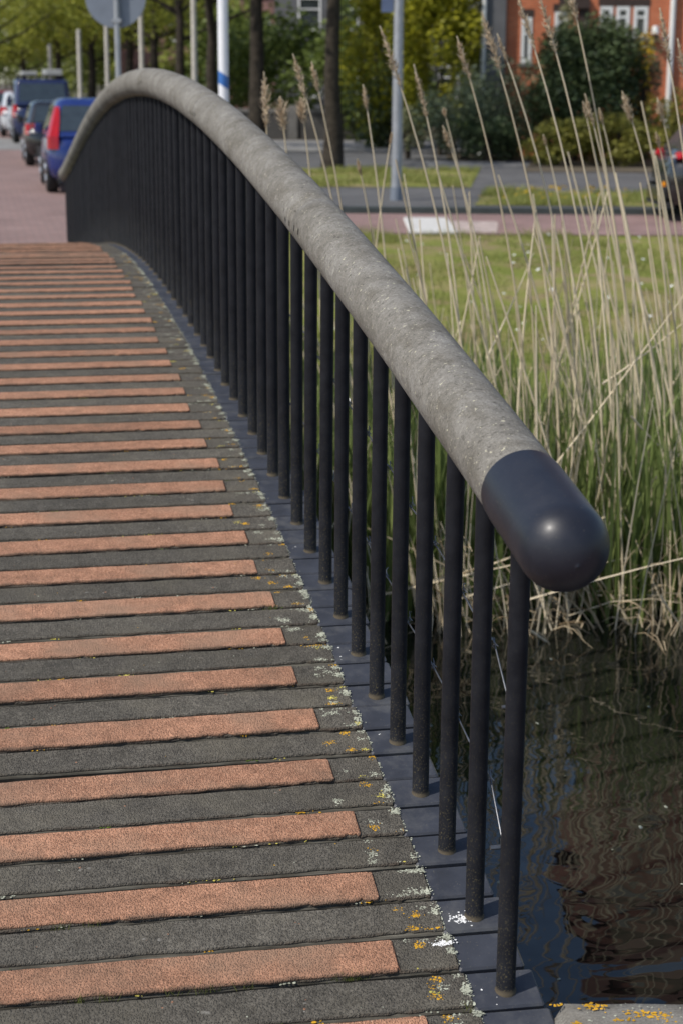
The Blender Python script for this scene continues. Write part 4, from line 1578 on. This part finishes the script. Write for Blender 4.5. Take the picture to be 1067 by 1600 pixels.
def wall_with_holes(x0, x1, z0, z1, holes, thick=0.25):
    """front wall (at y=0) cut by rectangular holes"""
    xs = sorted({x0, x1, *[h[0] for h in holes], *[h[0] + h[2] for h in holes]})
    zs = sorted({z0, z1, *[h[1] for h in holes], *[h[1] + h[3] for h in holes]})
    mb = MB()
    for xa, xb in zip(xs, xs[1:]):
        for za, zb_ in zip(zs, zs[1:]):
            cx, cz = (xa + xb) / 2, (za + zb_) / 2
            if any(h[0] < cx < h[0] + h[2] and h[1] < cz < h[1] + h[3] for h in holes):
                continue
            mb.add([(xa, 0, za), (xb, 0, za), (xb, 0, zb_), (xa, 0, zb_)], [(0, 1, 2, 3)])
    for (hx, hz, hw, hh) in holes:
        mb.add([(hx, 0, hz), (hx + hw, 0, hz), (hx + hw, 0, hz + hh), (hx, 0, hz + hh), (hx, thick, hz), (hx + hw, thick, hz), (hx + hw, thick, hz + hh), (hx, thick, hz + hh)],
               [(0, 4, 5, 1), (1, 5, 6, 2), (2, 6, 7, 3), (3, 7, 4, 0), (4, 7, 6, 5)])
    return mb


def building(name, label, u0, width, d, wall_h, depth, mat, wins, roof_h=0.0, roof='roof_tile', mull=True):
    root = empty(name, W(rr(u0, d), d, 0), -YAW)
    wall = wall_with_holes(0, width, -0.1, wall_h, [(x, z, w_, h_ ) for x, z, w_, h_ in wins])
    wall.add([(0, 0, -0.1), (0, depth, -0.1), (0, depth, wall_h), (0, 0, wall_h)], [(0, 3, 2, 1)])
    wall.add([(width, 0, -0.1), (width, depth, -0.1), (width, depth, wall_h), (width, 0, wall_h)], [(0, 1, 2, 3)])
    wall.add([(0, depth, -0.1), (width, depth, -0.1), (width, depth, wall_h), (0, depth, wall_h)], [(0, 3, 2, 1)])
    wall.add([(0, 0, wall_h), (width, 0, wall_h), (width, depth, wall_h), (0, depth, wall_h)], [(0, 1, 2, 3)])
    wl = wall.build('wall', mat, root)
    for x, z, w_, h_ in wins:
        window_part(root, x + 0.003, z + 0.003, w_ - 0.006, h_ - 0.2 - 0.01, mull=mull)
    if roof_h:
        o_ = 0.35
        rf = MB().add([(-o_, -o_, wall_h - 0.1), (width + o_, -o_, wall_h - 0.1), (width + o_, depth / 2, wall_h + roof_h), (-o_, depth / 2, wall_h + roof_h), (width + o_, depth + o_, wall_h - 0.1), (-o_, depth + o_, wall_h - 0.1)],
                      [(0, 1, 2, 3), (3, 2, 4, 5), (0, 3, 5), (1, 4, 2), (0, 5, 4, 1)]).build('roof', roof, root)
        MB().box(width * 0.3, width * 0.3 + 0.8, depth * 0.4, depth * 0.4 + 0.6, wall_h + roof_h * 0.6, wall_h + roof_h + 1.0).build('chimney', mat, rf)
    tag(root, label, 'building')
    return root


D1 = 45.0
k1 = 1 / (F_PX / math.cos(PITCH)) * D1 * 1.0        # metres per pixel near eye height


def wx(u):
    return rr(u, D1) - rr(788, D1)


wins = [(wx(811), zz(97, D1), 0.28, 1.36), (wx(862), zz(66, D1), 0.34, 1.0), (wx(932), zz(56, D1), 0.34, 0.98), (wx(957), zz(56, D1), 0.36, 0.98), (wx(984), zz(56, D1), 0.38, 0.98),
        (wx(1068), zz(66, D1), 0.9, 1.3), (wx(1120), zz(66, D1), 0.9, 1.3)]
for fl in range(1, 3):
    for xx in (0.6, 2.2, 3.8, 6.2, 7.8, 10.2):
        wins.append((xx, 1.6 + fl * 3.0, 0.9, 1.7))
bh = building('brick_house', 'tall orange brick house with narrow white windows behind the shrubs', 788, 12.0, D1, 10.5, 9, 'brick_orange', wins, 0.0)
# taller set-back block on top of the brick house
up = MB().box(3.4, 12.0, 0.4, 6.0, 10.505, 22.5).build('upper_block', 'brick_brown', bh)
for zq in (11.6, 14.4, 17.2, 20.0):
    for xq in (4.2, 6.2, 8.2, 10.2):
        MB().bevbox(xq, xq + 0.7, 0.33, 0.396, zq, zq + 1.3, 0.01).build('window', 'wall_block', up)
MB().add([(3.1, 0.1, 22.51), (12.3, 0.1, 22.51), (12.3, 3.2, 26.0), (4.3, 3.2, 26.0), (12.3, 6.3, 22.51), (3.1, 6.3, 22.51)], [(0, 1, 2, 3), (3, 2, 4, 5), (0, 3, 5), (1, 4, 2), (0, 5, 4, 1)]).build('roof', 'roof_tile', up)
# dark recessed band over the porch, drainpipe, lamp
MB().box(wx(868), wx(915), -0.14, -0.004, zz(8, D1) - 0.05, zz(8, D1) + 0.22).build('porch_beam', 'lintel_dark', bh)
MB().box(wx(899), wx(916), -0.05, -0.004, zz(70, D1), zz(8, D1) - 0.056).build('porch_shadow_board', 'lintel_dark', bh)
MB().tube([(wx(1044), -0.08, 0.0), (wx(1044), -0.08, 10.3)], 0.075, 10).build('drainpipe', 'window_white', bh, True)
lamp = MB().box(wx(1012), wx(1023), -0.24, -0.004, zz(58, D1), zz(52, D1)).build('wall_lamp', 'black_metal', bh)
MB().tube([(wx(1017), -0.20, zz(50, D1)), (wx(1017), -0.20, zz(38, D1))], [0.11, 0.07], 10).build('lamp_shade', 'window_white', lamp, True)
MB().box(wx(1030), wx(1036), -0.06, -0.004, zz(60, D1), zz(52, D1)).build('meter_box', 'window_white', bh)

gw_ = rr(787, 44.8) - rr(748, 44.8)
gh = building('grey_house', 'narrow dark grey house front left of the orange brick house', 748, gw_, 44.8, 9.5, 8, 'render_grey', [], 2.0)
MB().tube([(0.08, -0.07, 0.0), (0.08, -0.07, 9.3)], 0.06, 8).build('drainpipe', 'window_white', gh, True)
winsb = [(x, z, 1.0, 1.6) for x in (1.0, 2.6, 4.2, 7.0, 8.6, 10.4) for z in (1.2, 4.0, 6.6)]
building('terrace_house', 'grey terrace house with white windows behind the golden conifer', 430, 12.5, 74, 9.0, 9, 'render_grey', winsb, 3.0)
winsc = [(x, z, 1.1, 1.6) for x in (1.0, 3.0, 5.0, 8.0, 10.0, 12.0, 14.0) for z in (1.2, 4.2)]
building('terrace_house', 'pinkish brick house half hidden behind the slim trunks', 190, 16, 104, 7.5, 9, 'brick_pink', winsc, 3.0)

# low garden wall of blocks and pillars
gw = empty('garden_wall', W(rr(330, 57.5), 57.5, 0), -YAW)
tag(gw, 'low grey garden wall with block pillars behind the tree trunks', 'wall')
x = 0.0
q = 0
while x < 4.7:
    pw_ = 0.32
    MB().bevbox(x, x + pw_, -0.05, 0.30, 0.0, 1.10, 0.02).build('pillar', 'wall_block', gw)
    MB().bevbox(x + pw_ + 0.004, x + 1.3, 0.03, 0.22, 0.0, 0.86, 0.012).build('wall_panel', 'wall_block_dark', gw)
    MB().bevbox(x + pw_ + 0.006, x + 1.298, -0.01, 0.26, 0.864, 0.98, 0.012).build('coping', 'wall_block', gw)
    x += 1.304

# ------------------------------------------------------------------ street furniture
# grey lamp post with a street name plate
lp = empty('lamp_post', W(rr(621, 27.7), 27.7, -0.006), -YAW)
MB().tube([(0, 0, -0.05), (0, 0, 0.25), (0, 0, 1.0), (0, 0, 5.5)], [0.095, 0.09, 0.085, 0.062], 18).build('pole', 'galvanised', lp, True)
MB().tube([(0, 0, -0.02), (0, 0, 0.22)], [0.102, 0.098], 18).build('base_sleeve', 'sign_back', lp, True)
zs_ = zz(18, 27.7)
MB().bevbox(-0.28, -0.082, -0.015, 0.015, zs_, zs_ + 0.28, 0.004).build('name_plate', 'sign_blue', lp)
MB().tube([(0, 0, 5.5), (0, 0, 5.8), (0.25, 0, 6.1), (0.9, 0, 6.2)], [0.06, 0.05, 0.045, 0.04], 10).build('lamp_arm', 'galvanised', lp, True)
MB().bevbox(0.75, 1.35, -0.12, 0.12, 6.12, 6.26, 0.03).build('lamp_head', 'galvanised', lp)
tag(lp, 'grey metal lamp post with blue name plate on the road edge', 'lamp post')

# white pole with a blue band
D2 = 24.0
wp = empty('banded_pole', W(rr(350, D2), D2, 0), -YAW)
z_a, z_b = zz(136, D2), zz(116, D2)
rad = 0.072
MB().tube([(0, 0, -0.05), (0, 0, z_a - 0.001)], rad, 18).build('pole', 'white_enamel', wp, True)
vs, fs = [], []
n = 20
for k in range(n):
    q = 2 * math.pi * k / n
    tl = -0.045 * math.cos(q)
    vs.append(((rad + 0.0015) * math.cos(q), (rad + 0.0015) * math.sin(q), z_a + tl))
for k in range(n):
    q = 2 * math.pi * k / n
    tl = -0.045 * math.cos(q)
    vs.append(((rad + 0.0015) * math.cos(q), (rad + 0.0015) * math.sin(q), z_b + tl))
fs = [(k, (k + 1) % n, n + (k + 1) % n, n + k) for k in range(n)]
mesh_obj('blue_band', vs, fs, 'blue_enamel', wp, True)
MB().tube([(0, 0, z_a), (0, 0, 4.6)], rad, 18).build('upper_pole', 'white_enamel', wp, True)
MB().tube([(0, 0, 4.6), (0, 0, 4.66)], [rad, 0.02], 18).build('pole_cap', 'white_enamel', wp, True)
tag(wp, 'white pole with slanting blue band behind the handrail', 'pole')

# round traffic sign seen from behind
D3 = 22.8
c3 = at(184, -5, D3)
rs_ = empty('traffic_sign', W(rr(186, D3), D3, 0.004), -YAW)
MB().tube([(0, 0, -0.05), (0, 0, c3.z + 0.46)], 0.038, 14).build('pole', 'galvanised', rs_, True)
n = 40
vs, fs = [], []
R3 = 0.40
for y, r2 in ((0.052, R3 - 0.012), (0.052, R3), (0.062, R3 + 0.003), (0.078, R3 + 0.003), (0.080, R3 - 0.01)):
    for k in range(n):
        q = 2 * math.pi * k / n
        vs.append((r2 * math.cos(q) - 0.02, y, c3.z + r2 * math.sin(q)))
fs = [tuple(range(n))]
for j in range(4):
    for k in range(n):
        fs.append((j * n + k, (j + 1) * n + k, (j + 1) * n + (k + 1) % n, j * n + (k + 1) % n))
fs.append(tuple(range(4 * n, 5 * n))[::-1])
disc = mesh_obj('sign_disc', vs, fs, 'sign_back', rs_)
for zc in (c3.z - 0.33, c3.z + 0.2):
    MB().box(-0.06, 0.06, -0.045, 0.051, zc, zc + 0.05).build('clamp', 'galvanised', disc)
tag(rs_, 'round traffic sign seen from its grey back on a thin pole', 'sign')

# pale square posts in a row along the street
for u, vt, d, wd_, lab in ((305, 22, 43, 0.15, 'pale concrete post nearest to the white and blue pole'), (223, 33, 50, 0.15, 'pale concrete post right of the round sign pole'), (169, 60, 58, 0.15, 'pale concrete post left of the round sign pole'),
                           (126, 76, 64, 0.17, 'pale concrete post above the blue hatchback'), (80, 92, 84, 0.20, 'pale concrete post behind the blue van roof')):
    h = zz(vt, d) + 0.6
    po = empty('concrete_post', W(rr(u, d), d, 0), -YAW)
    MB().tube([(0, 0, -0.05), (0, 0, h)], [wd_ * 0.56, wd_ * 0.46], 10).build('shaft', 'concrete_pale', po, True)
    MB().tube([(0, 0, h + 0.001), (0, 0, h + 0.04)], [wd_ * 0.46, wd_ * 0.2], 10).build('post_top', 'concrete_pale', po, True)
    tag(po, lab, 'post', 'pale posts along the street')

# ------------------------------------------------------------------ vehicles
def wheel(parent, x, y, rad, side):
    mb = MB()
    n = 22
    vs, fs = [], []
    prof = [(-0.10, rad * 0.62), (-0.10, rad * 0.92), (-0.06, rad), (0.06, rad), (0.10, rad * 0.92), (0.10, rad * 0.62)]
    for xx, r2 in prof:
        for k in range(n):
            q = 2 * math.pi * k / n
            vs.append((x + xx, y + r2 * math.cos(q), rad + r2 * math.sin(q)))
    for j in range(len(prof) - 1):
        for k in range(n):
            fs.append((j * n + k, j * n + (k + 1) % n, (j + 1) * n + (k + 1) % n, (j + 1) * n + k))
    mb.add(vs, fs)
    wh = mb.build('wheel', 'tyre', parent, True)
    rm = MB()
    xo = x + side * 0.085
    vs = [(xo + side * 0.006, y, rad)]
    for k in range(n):
        q = 2 * math.pi * k / n
        r2 = rad * 0.63
        vs.append((xo, y + r2 * math.cos(q), rad + r2 * math.sin(q)))
    rm.add(vs, [(0, 1 + k, 1 + (k + 1) % n) for k in range(n)])
    for k in range(5):
        q = 2 * math.pi * k / 5
        rm.tube([(xo + side * 0.012, y, rad), (xo + side * 0.012, y + rad * 0.58 * math.cos(q), rad + rad * 0.58 * math.sin(q))], 0.03, 6)
    rm.build('rim', 'rim', wh)


def car(name, label, loc, rz, prm):
    """rear at y=0, front at +y; x is across"""
    L, Wd, Ht = prm['L'], prm['W'], prm['H']
    belt = prm['belt']
    root = empty(name, loc, rz)
    hw = Wd / 2
    body, glass = prm['paint'], 'car_glass'
    hood = prm.get('hood', 0.86)
    # lower body, lofted along the length: y, z low, z high, half width
    st = [(0.0, 0.42, belt * 0.66, hw * 0.64), (0.03, 0.30, belt * 0.80, hw * 0.80), (0.11, 0.24, belt * 0.94, hw * 0.92), (0.34, 0.22, belt, hw * 0.985), (L * 0.3, 0.20, belt, hw),
          (L * 0.55, 0.20, belt - 0.02, hw), (L * 0.70, 0.20, belt - 0.05, hw * 0.99), (L * 0.80, 0.21, hood + 0.03, hw * 0.97), (L * 0.93, 0.23, hood - 0.06, hw * 0.93), (L * 0.985, 0.27, hood - 0.18, hw * 0.84), (L, 0.34, hood - 0.32, hw * 0.74)]
    sec = [(0.0, 0.0), (0.80, 0.0), (0.95, 0.10), (1.0, 0.35), (1.0, 0.60), (0.975, 0.86), (0.90, 0.97), (0.70, 1.0), (0.0, 1.012)]
    full = [(x_, z_) for x_, z_ in sec] + [(-x_, z_) for x_, z_ in sec[-2:0:-1]]
    nq = len(full)
    vs, fs = [], []
    for y, zl, zh, w_ in st:
        for x_, z_ in full:
            vs.append((x_ * w_, y, zl + (zh - zl) * z_))
    for j in range(len(st) - 1):
        for k in range(nq):
            fs.append((j * nq + k, j * nq + (k + 1) % nq, (j + 1) * nq + (k + 1) % nq, (j + 1) * nq + k))
    fs.append(tuple(range(nq))[::-1])
    fs.append(tuple(range((len(st) - 1) * nq, len(st) * nq)))
    bd = mesh_obj('body', vs, fs, body, root, True)
    # cabin: (y, x half, z) of roof and belt corners
    rb0, rb1, rt0, rt1 = prm['cabin']            # rear base, front base, rear roof, front roof (y)
    bw, tw = hw * 0.95, hw * prm.get('tumble', 0.76)
    zb_, zt = belt - 0.03, Ht
    cs = [(rb0, bw * 0.95, zb_), (rb1, bw * 0.93, zb_ - 0.06), (rt0, tw * 0.93, zt - 0.05), (rt1, tw * 0.93, zt - 0.05)]
    vs = []
    yA = [rb0 + (rt0 - rb0) * 0, rt0, rt1, rb1]
    ring_b = [(-bw * 0.93, rb0, zb_), (bw * 0.93, rb0, zb_), (bw, rb0 + 0.25, zb_), (bw, rb1 - 0.45, zb_), (bw * 0.90, rb1, zb_ - 0.05), (-bw * 0.90, rb1, zb_ - 0.05), (-bw, rb1 - 0.45, zb_), (-bw, rb0 + 0.25, zb_)]
    ring_t = [(-tw * 0.92, rt0, zt - 0.07), (tw * 0.92, rt0, zt - 0.07), (tw, rt0 + 0.20, zt - 0.05), (tw, rt1 - 0.25, zt - 0.045), (tw * 0.90, rt1, zt - 0.075), (-tw * 0.90, rt1, zt - 0.075), (-tw, rt1 - 0.25, zt - 0.045), (-tw, rt0 + 0.20, zt - 0.05)]
    inn = [(x_ * 0.82, y + (0.10 if q < 2 else (-0.12 if q in (4, 5) else 0)), zt - (0.0 if 0 < 1 else 0)) for q, (x_, y, z_) in enumerate(ring_t)]
    vs = ring_b + ring_t + inn
    fs = []
    for lv in (0, 8):
        for k in range(8):
            fs.append((lv + k, lv + (k + 1) % 8, lv + 8 + (k + 1) % 8, lv + 8 + k))
    fs.append(tuple(range(16, 24)))
    cab = mesh_obj('cabin', vs, fs, body, root, True)
    bv = cab.modifiers.new('bevel', 'BEVEL')
    bv.width = 0.07
    bv.segments = 3
    bv.limit_method = 'ANGLE'
    bv.angle_limit = R_(18)

    def pane(nm, A, B_, C_, D_, m0=0.10, m1=0.10, mz0=0.12, mz1=0.10, off=0.008, mat=glass):
        A, B_, C_, D_ = map(Vector, (A, B_, C_, D_))      # bottom l, bottom r, top r, top l
        nrm = (B_ - A).cross(D_ - A).normalized()

        def P(s_, t):
            return A.lerp(B_, s_).lerp(D_.lerp(C_, s_), t)
        q = [P(m0, mz0), P(1 - m1, mz0), P(1 - m1, 1 - mz1), P(m0, 1 - mz1)]
        vs = [v + nrm * off for v in q] + [v - nrm * 0.01 for v in q]
        return mesh_obj(nm, vs, [(0, 1, 2, 3), (0, 4, 5, 1), (1, 5, 6, 2), (2, 6, 7, 3), (3, 7, 4, 0)], mat, root)
    pane('rear_window', ring_b[0], ring_b[1], ring_t[1], ring_t[0], 0.06, 0.06, 0.16, 0.10)
    pane('windscreen', ring_b[4], ring_b[5], ring_t[5], ring_t[4], 0.04, 0.04, 0.10, 0.06)
    for sgn in (1, -1):
        b0, b1, t0_, t1_ = [Vector((abs(v[0]) * sgn, v[1], v[2])) for v in (ring_b[2], ring_b[3], ring_t[2], ring_t[3])]
        for (s0, s1, nm) in ((0.03, 0.30, 'quarter_window'), (0.33, 0.62, 'side_window'), (0.65, 0.97, 'side_window')):
            A, B_, C_, D_ = b0.lerp(b1, s0), b0.lerp(b1, s1), t0_.lerp(t1_, s1), t0_.lerp(t1_, s0)
            if sgn > 0:
                pane(nm, A, B_, C_, D_, 0.03, 0.03, 0.12, 0.12)
            else:
                pane(nm, B_, A, D_, C_, 0.03, 0.03, 0.12, 0.12)
    # lower trim
    MB().bevbox(-hw * 0.72, hw * 0.72, -0.055, 0.06, 0.27, 0.50, 0.05).build('rear_bumper', prm.get('bump', body), root)
    MB().bevbox(-hw * 0.80, hw * 0.80, -0.035, 0.10, 0.20, 0.266, 0.01).build('bumper_skirt', 'trim_black', root)
    MB().bevbox(-hw * 0.78, hw * 0.78, L - 0.08, L + 0.03, 0.30, 0.50, 0.02).build('front_bumper', body, root)
    if not prm.get('noplate'):
        MB().bevbox(-0.26, 0.26, -0.062, -0.02, prm.get('plate_z', 0.62), prm.get('plate_z', 0.62) + 0.11, 0.004).build('number_plate', 'plate_yellow', root)
    for sgn in (1, -1):
        if prm.get('pillar'):
            # tall lamp that climbs the rear pillar: rear strip and side strip follow the cabin corner
            i1, i2 = (1, 2) if sgn > 0 else (0, 7)
            zr = prm['pillar']
            rows = []
            for tt in (-0.32, 0.0, 0.4, zr):
                cb_, ct_ = Vector(ring_b[i1]), Vector(ring_t[i1])
                sb_, st2 = Vector(ring_b[i2]), Vector(ring_t[i2])
                c_ = cb_.lerp(ct_, max(0, tt)) + Vector((0, 0, min(0, tt) * (zt - zb_)))
                s_ = sb_.lerp(st2, max(0, tt)) + Vector((0, 0, min(0, tt) * (zt - zb_)))
                wid = 0.11 if tt <= 0.1 else (0.08 if tt < 0.6 else 0.02)
                push = 0.03 if tt >= 0 else 0.055
                inn_ = c_ + Vector((-sgn * wid, -push, 0))
                cor = c_ + Vector((sgn * 0.025, -push * 0.7, 0))
                sd_ = c_.lerp(s_, 0.5 if tt < 0.6 else 0.25) + Vector((sgn * 0.03, 0, 0))
                rows.append((inn_, cor, sd_))
            vs = [p for rw in rows for p in rw]
            fs = []
            for j in range(3):
                fs += [(3 * j, 3 * j + 1, 3 * j + 4, 3 * j + 3), (3 * j + 1, 3 * j + 2, 3 * j + 5, 3 * j + 4)]
            tl = mesh_obj('tail_light', vs, fs, 'red_lens', root)
            so = tl.modifiers.new('solid', 'SOLIDIFY')
            so.thickness = 0.02
            a_, b_, c2_, d2_ = rows[0][0], rows[0][1], rows[1][1], rows[1][0]
            q_ = [a_.lerp(b_, 0.1), a_.lerp(b_, 0.85), d2_.lerp(c2_, 0.85), d2_.lerp(c2_, 0.1)]
            q_ = [v + Vector((0, -0.016, 0)) for v in q_]
            mesh_obj('reversing_light', q_ + [v + Vector((0, 0.02, 0)) for v in q_], [(0, 1, 2, 3), (0, 4, 5, 1), (1, 5, 6, 2), (2, 6, 7, 3), (3, 7, 4, 0)], 'clear_lens', tl)
        sg = prm['tail']
        x0, x1, z0, z1 = sg                                # fraction of half width, heights
        yo = -0.012
        A = [(sgn * hw * x0, 0.06 + yo, z0), (sgn * hw * x1, 0.13 + yo, z0), (sgn * hw * (x1 - prm.get('tslope', 0.0)), prm.get('ttop', 0.10) + 0.10 + yo, z1), (sgn * hw * (x0 - prm.get('tslope', 0.0) + 0.06), prm.get('ttop', 0.10) + yo, z1)]
        B2 = [(x_, y + 0.22, z_) for x_, y, z_ in A]
        B2[1] = (sgn * hw * 1.012, A[1][1] + 0.20, z0 + 0.02)
        if not prm.get('pillar'):
            tl = mesh_obj('tail_light', A + B2, [(0, 1, 2, 3), (1, 5, 6, 2), (2, 6, 7, 3), (0, 4, 5, 1), (3, 7, 4, 0)], 'red_lens', root)
        zc = z0 + (z1 - z0) * 0.28
        if not prm.get('pillar'):
            MB().bevbox(min(sgn * hw * (x0 + 0.04), sgn * hw * (x1 - 0.03)), max(sgn * hw * (x0 + 0.04), sgn * hw * (x1 - 0.03)), 0.018, 0.09, z0 + 0.04, zc, 0.01).build('reversing_light', 'clear_lens', tl)
        MB().bevbox(min(sgn * hw * 0.55, sgn * hw * 0.86), max(sgn * hw * 0.55, sgn * hw * 0.86), L * 0.93, L - 0.03, hood - 0.24, hood - 0.11, 0.03).build('headlight', 'clear_lens', root)
        # mirror
        mx = sgn * (hw + 0.10)
        MB().bevbox(min(sgn * hw * 0.96, mx), max(sgn * hw * 0.96, mx), rb1 - 0.62, rb1 - 0.50, belt - 0.02, belt + 0.14, 0.02).build('mirror', body, root)
        for yy in (0.62, L - 0.75):
            wheel(root, sgn * (hw - 0.10), yy, prm.get('wr', 0.30), sgn)
            # dark arch round the wheel
            n = 14
            vs = []
            for k in range(n + 1):
                q = math.pi * k / n
                for r2 in (prm.get('wr', 0.30) + 0.015, prm.get('wr', 0.30) + 0.07):
                    vs.append((sgn * (hw + 0.006), yy + r2 * math.cos(q), prm.get('wr', 0.30) + r2 * math.sin(q)))
            fs = [(2 * k, 2 * k + 1, 2 * k + 3, 2 * k + 2) for k in range(n)]
            mesh_obj('wheel_arch', vs, fs, 'trim_black', root)
        MB().bevbox(min(sgn * (hw - 0.02), sgn * (hw + 0.012)), max(sgn * (hw - 0.02), sgn * (hw + 0.012)), 1.0, L - 1.1, 0.45, 0.53, 0.006).build('side_trim', prm.get('strim', 'trim_black'), root)
    tag(root, label, 'car' if prm.get('cat') is None else prm['cat'])
    return root


BL = dict(L=3.8, W=1.70, H=1.58, belt=0.98, paint='paint_blue', cabin=(0.10, 3.05, 0.70, 2.35), tail=(0.72, 0.97, 0.80, 1.42), ttop=0.34, tslope=0.10, pillar=0.86, plate_z=0.70, tumble=0.74, wr=0.31)
XS = 1.98                                            # parked row: x of the car centres
car('parked_hatchback', 'bright blue hatchback parked nearest beyond the far bridge end', (XS, 28.9, 0.004), 0.0, BL)
BK = dict(L=3.9, W=1.66, H=1.43, belt=0.93, paint='paint_black', cabin=(0.10, 3.0, 0.52, 2.15), tail=(0.66, 0.98, 0.70, 0.94), ttop=0.10, plate_z=0.74, tumble=0.78, bump='trim_black', strim='trim_grey')
car('parked_hatchback', 'black hatchback parked in front of the bright blue one', (XS - 0.10, 38.3, 0.004), 0.0, BK)
VN = dict(L=4.6, W=1.84, H=1.92, belt=1.18, paint='paint_navy', cabin=(0.06, 3.9, 0.22, 3.0), tail=(0.80, 0.97, 0.80, 1.15), ttop=0.10, plate_z=0.80, tumble=0.88, wr=0.33, cat='van', hood=1.02)
vn = car('parked_van', 'dark blue van with roof rack parked beyond the black hatchback', (XS + 0.02, 52.5, 0.004), 0.0, VN)
for yy in (0.6, 1.6, 2.6):
    MB().box(-0.72, 0.72, yy, yy + 0.05, 1.98, 2.03).build('rack_bar', 'trim_black', vn)
    for sgn in (-1, 1):
        MB().box(sgn * 0.68 - 0.03, sgn * 0.68 + 0.03, yy + 0.002, yy + 0.048, 1.86, 1.978).build('rack_foot', 'trim_black', vn)
MB().bevbox(-0.58, -0.12, 0.3, 3.0, 2.034, 2.14, 0.02).build('roof_load', 'ladder_metal', vn)
MB().bevbox(0.12, 0.64, 0.3, 3.0, 2.034, 2.20, 0.02).build('roof_load', 'ladder_metal', vn)
SV = dict(L=4.3, W=1.72, H=1.50, belt=0.96, paint='paint_silver', cabin=(0.15, 3.2, 0.55, 2.4), tail=(0.70, 0.97, 0.72, 1.0), ttop=0.12, tumble=0.79)
car('parked_car', 'silver car parked beyond the blue van', (XS - 0.32, 58.8, 0.004), 0.0, SV)
car('parked_car', 'dark red car parked beyond the silver car', (XS - 0.75, 67.0, 0.004), 0.0, dict(SV, paint='paint_maroon'))
DK = dict(L=4.0, W=1.70, H=1.46, belt=0.94, paint='paint_black', cabin=(0.12, 3.1, 0.50, 2.3), tail=(0.80, 0.98, 0.88, 0.97), ttop=0.12, tumble=0.79, wr=0.30, noplate=True)
dk = car('parked_car', 'black car at the right edge standing by the cycle path', W(rr(1047, 23.6), 24.15, 0.0), -YAW - R_(90), DK)
MB().bevbox(0.70, 0.78, -0.075, -0.03, 0.50, 0.56, 0.01).build('side_marker', 'amber_lens', dk)
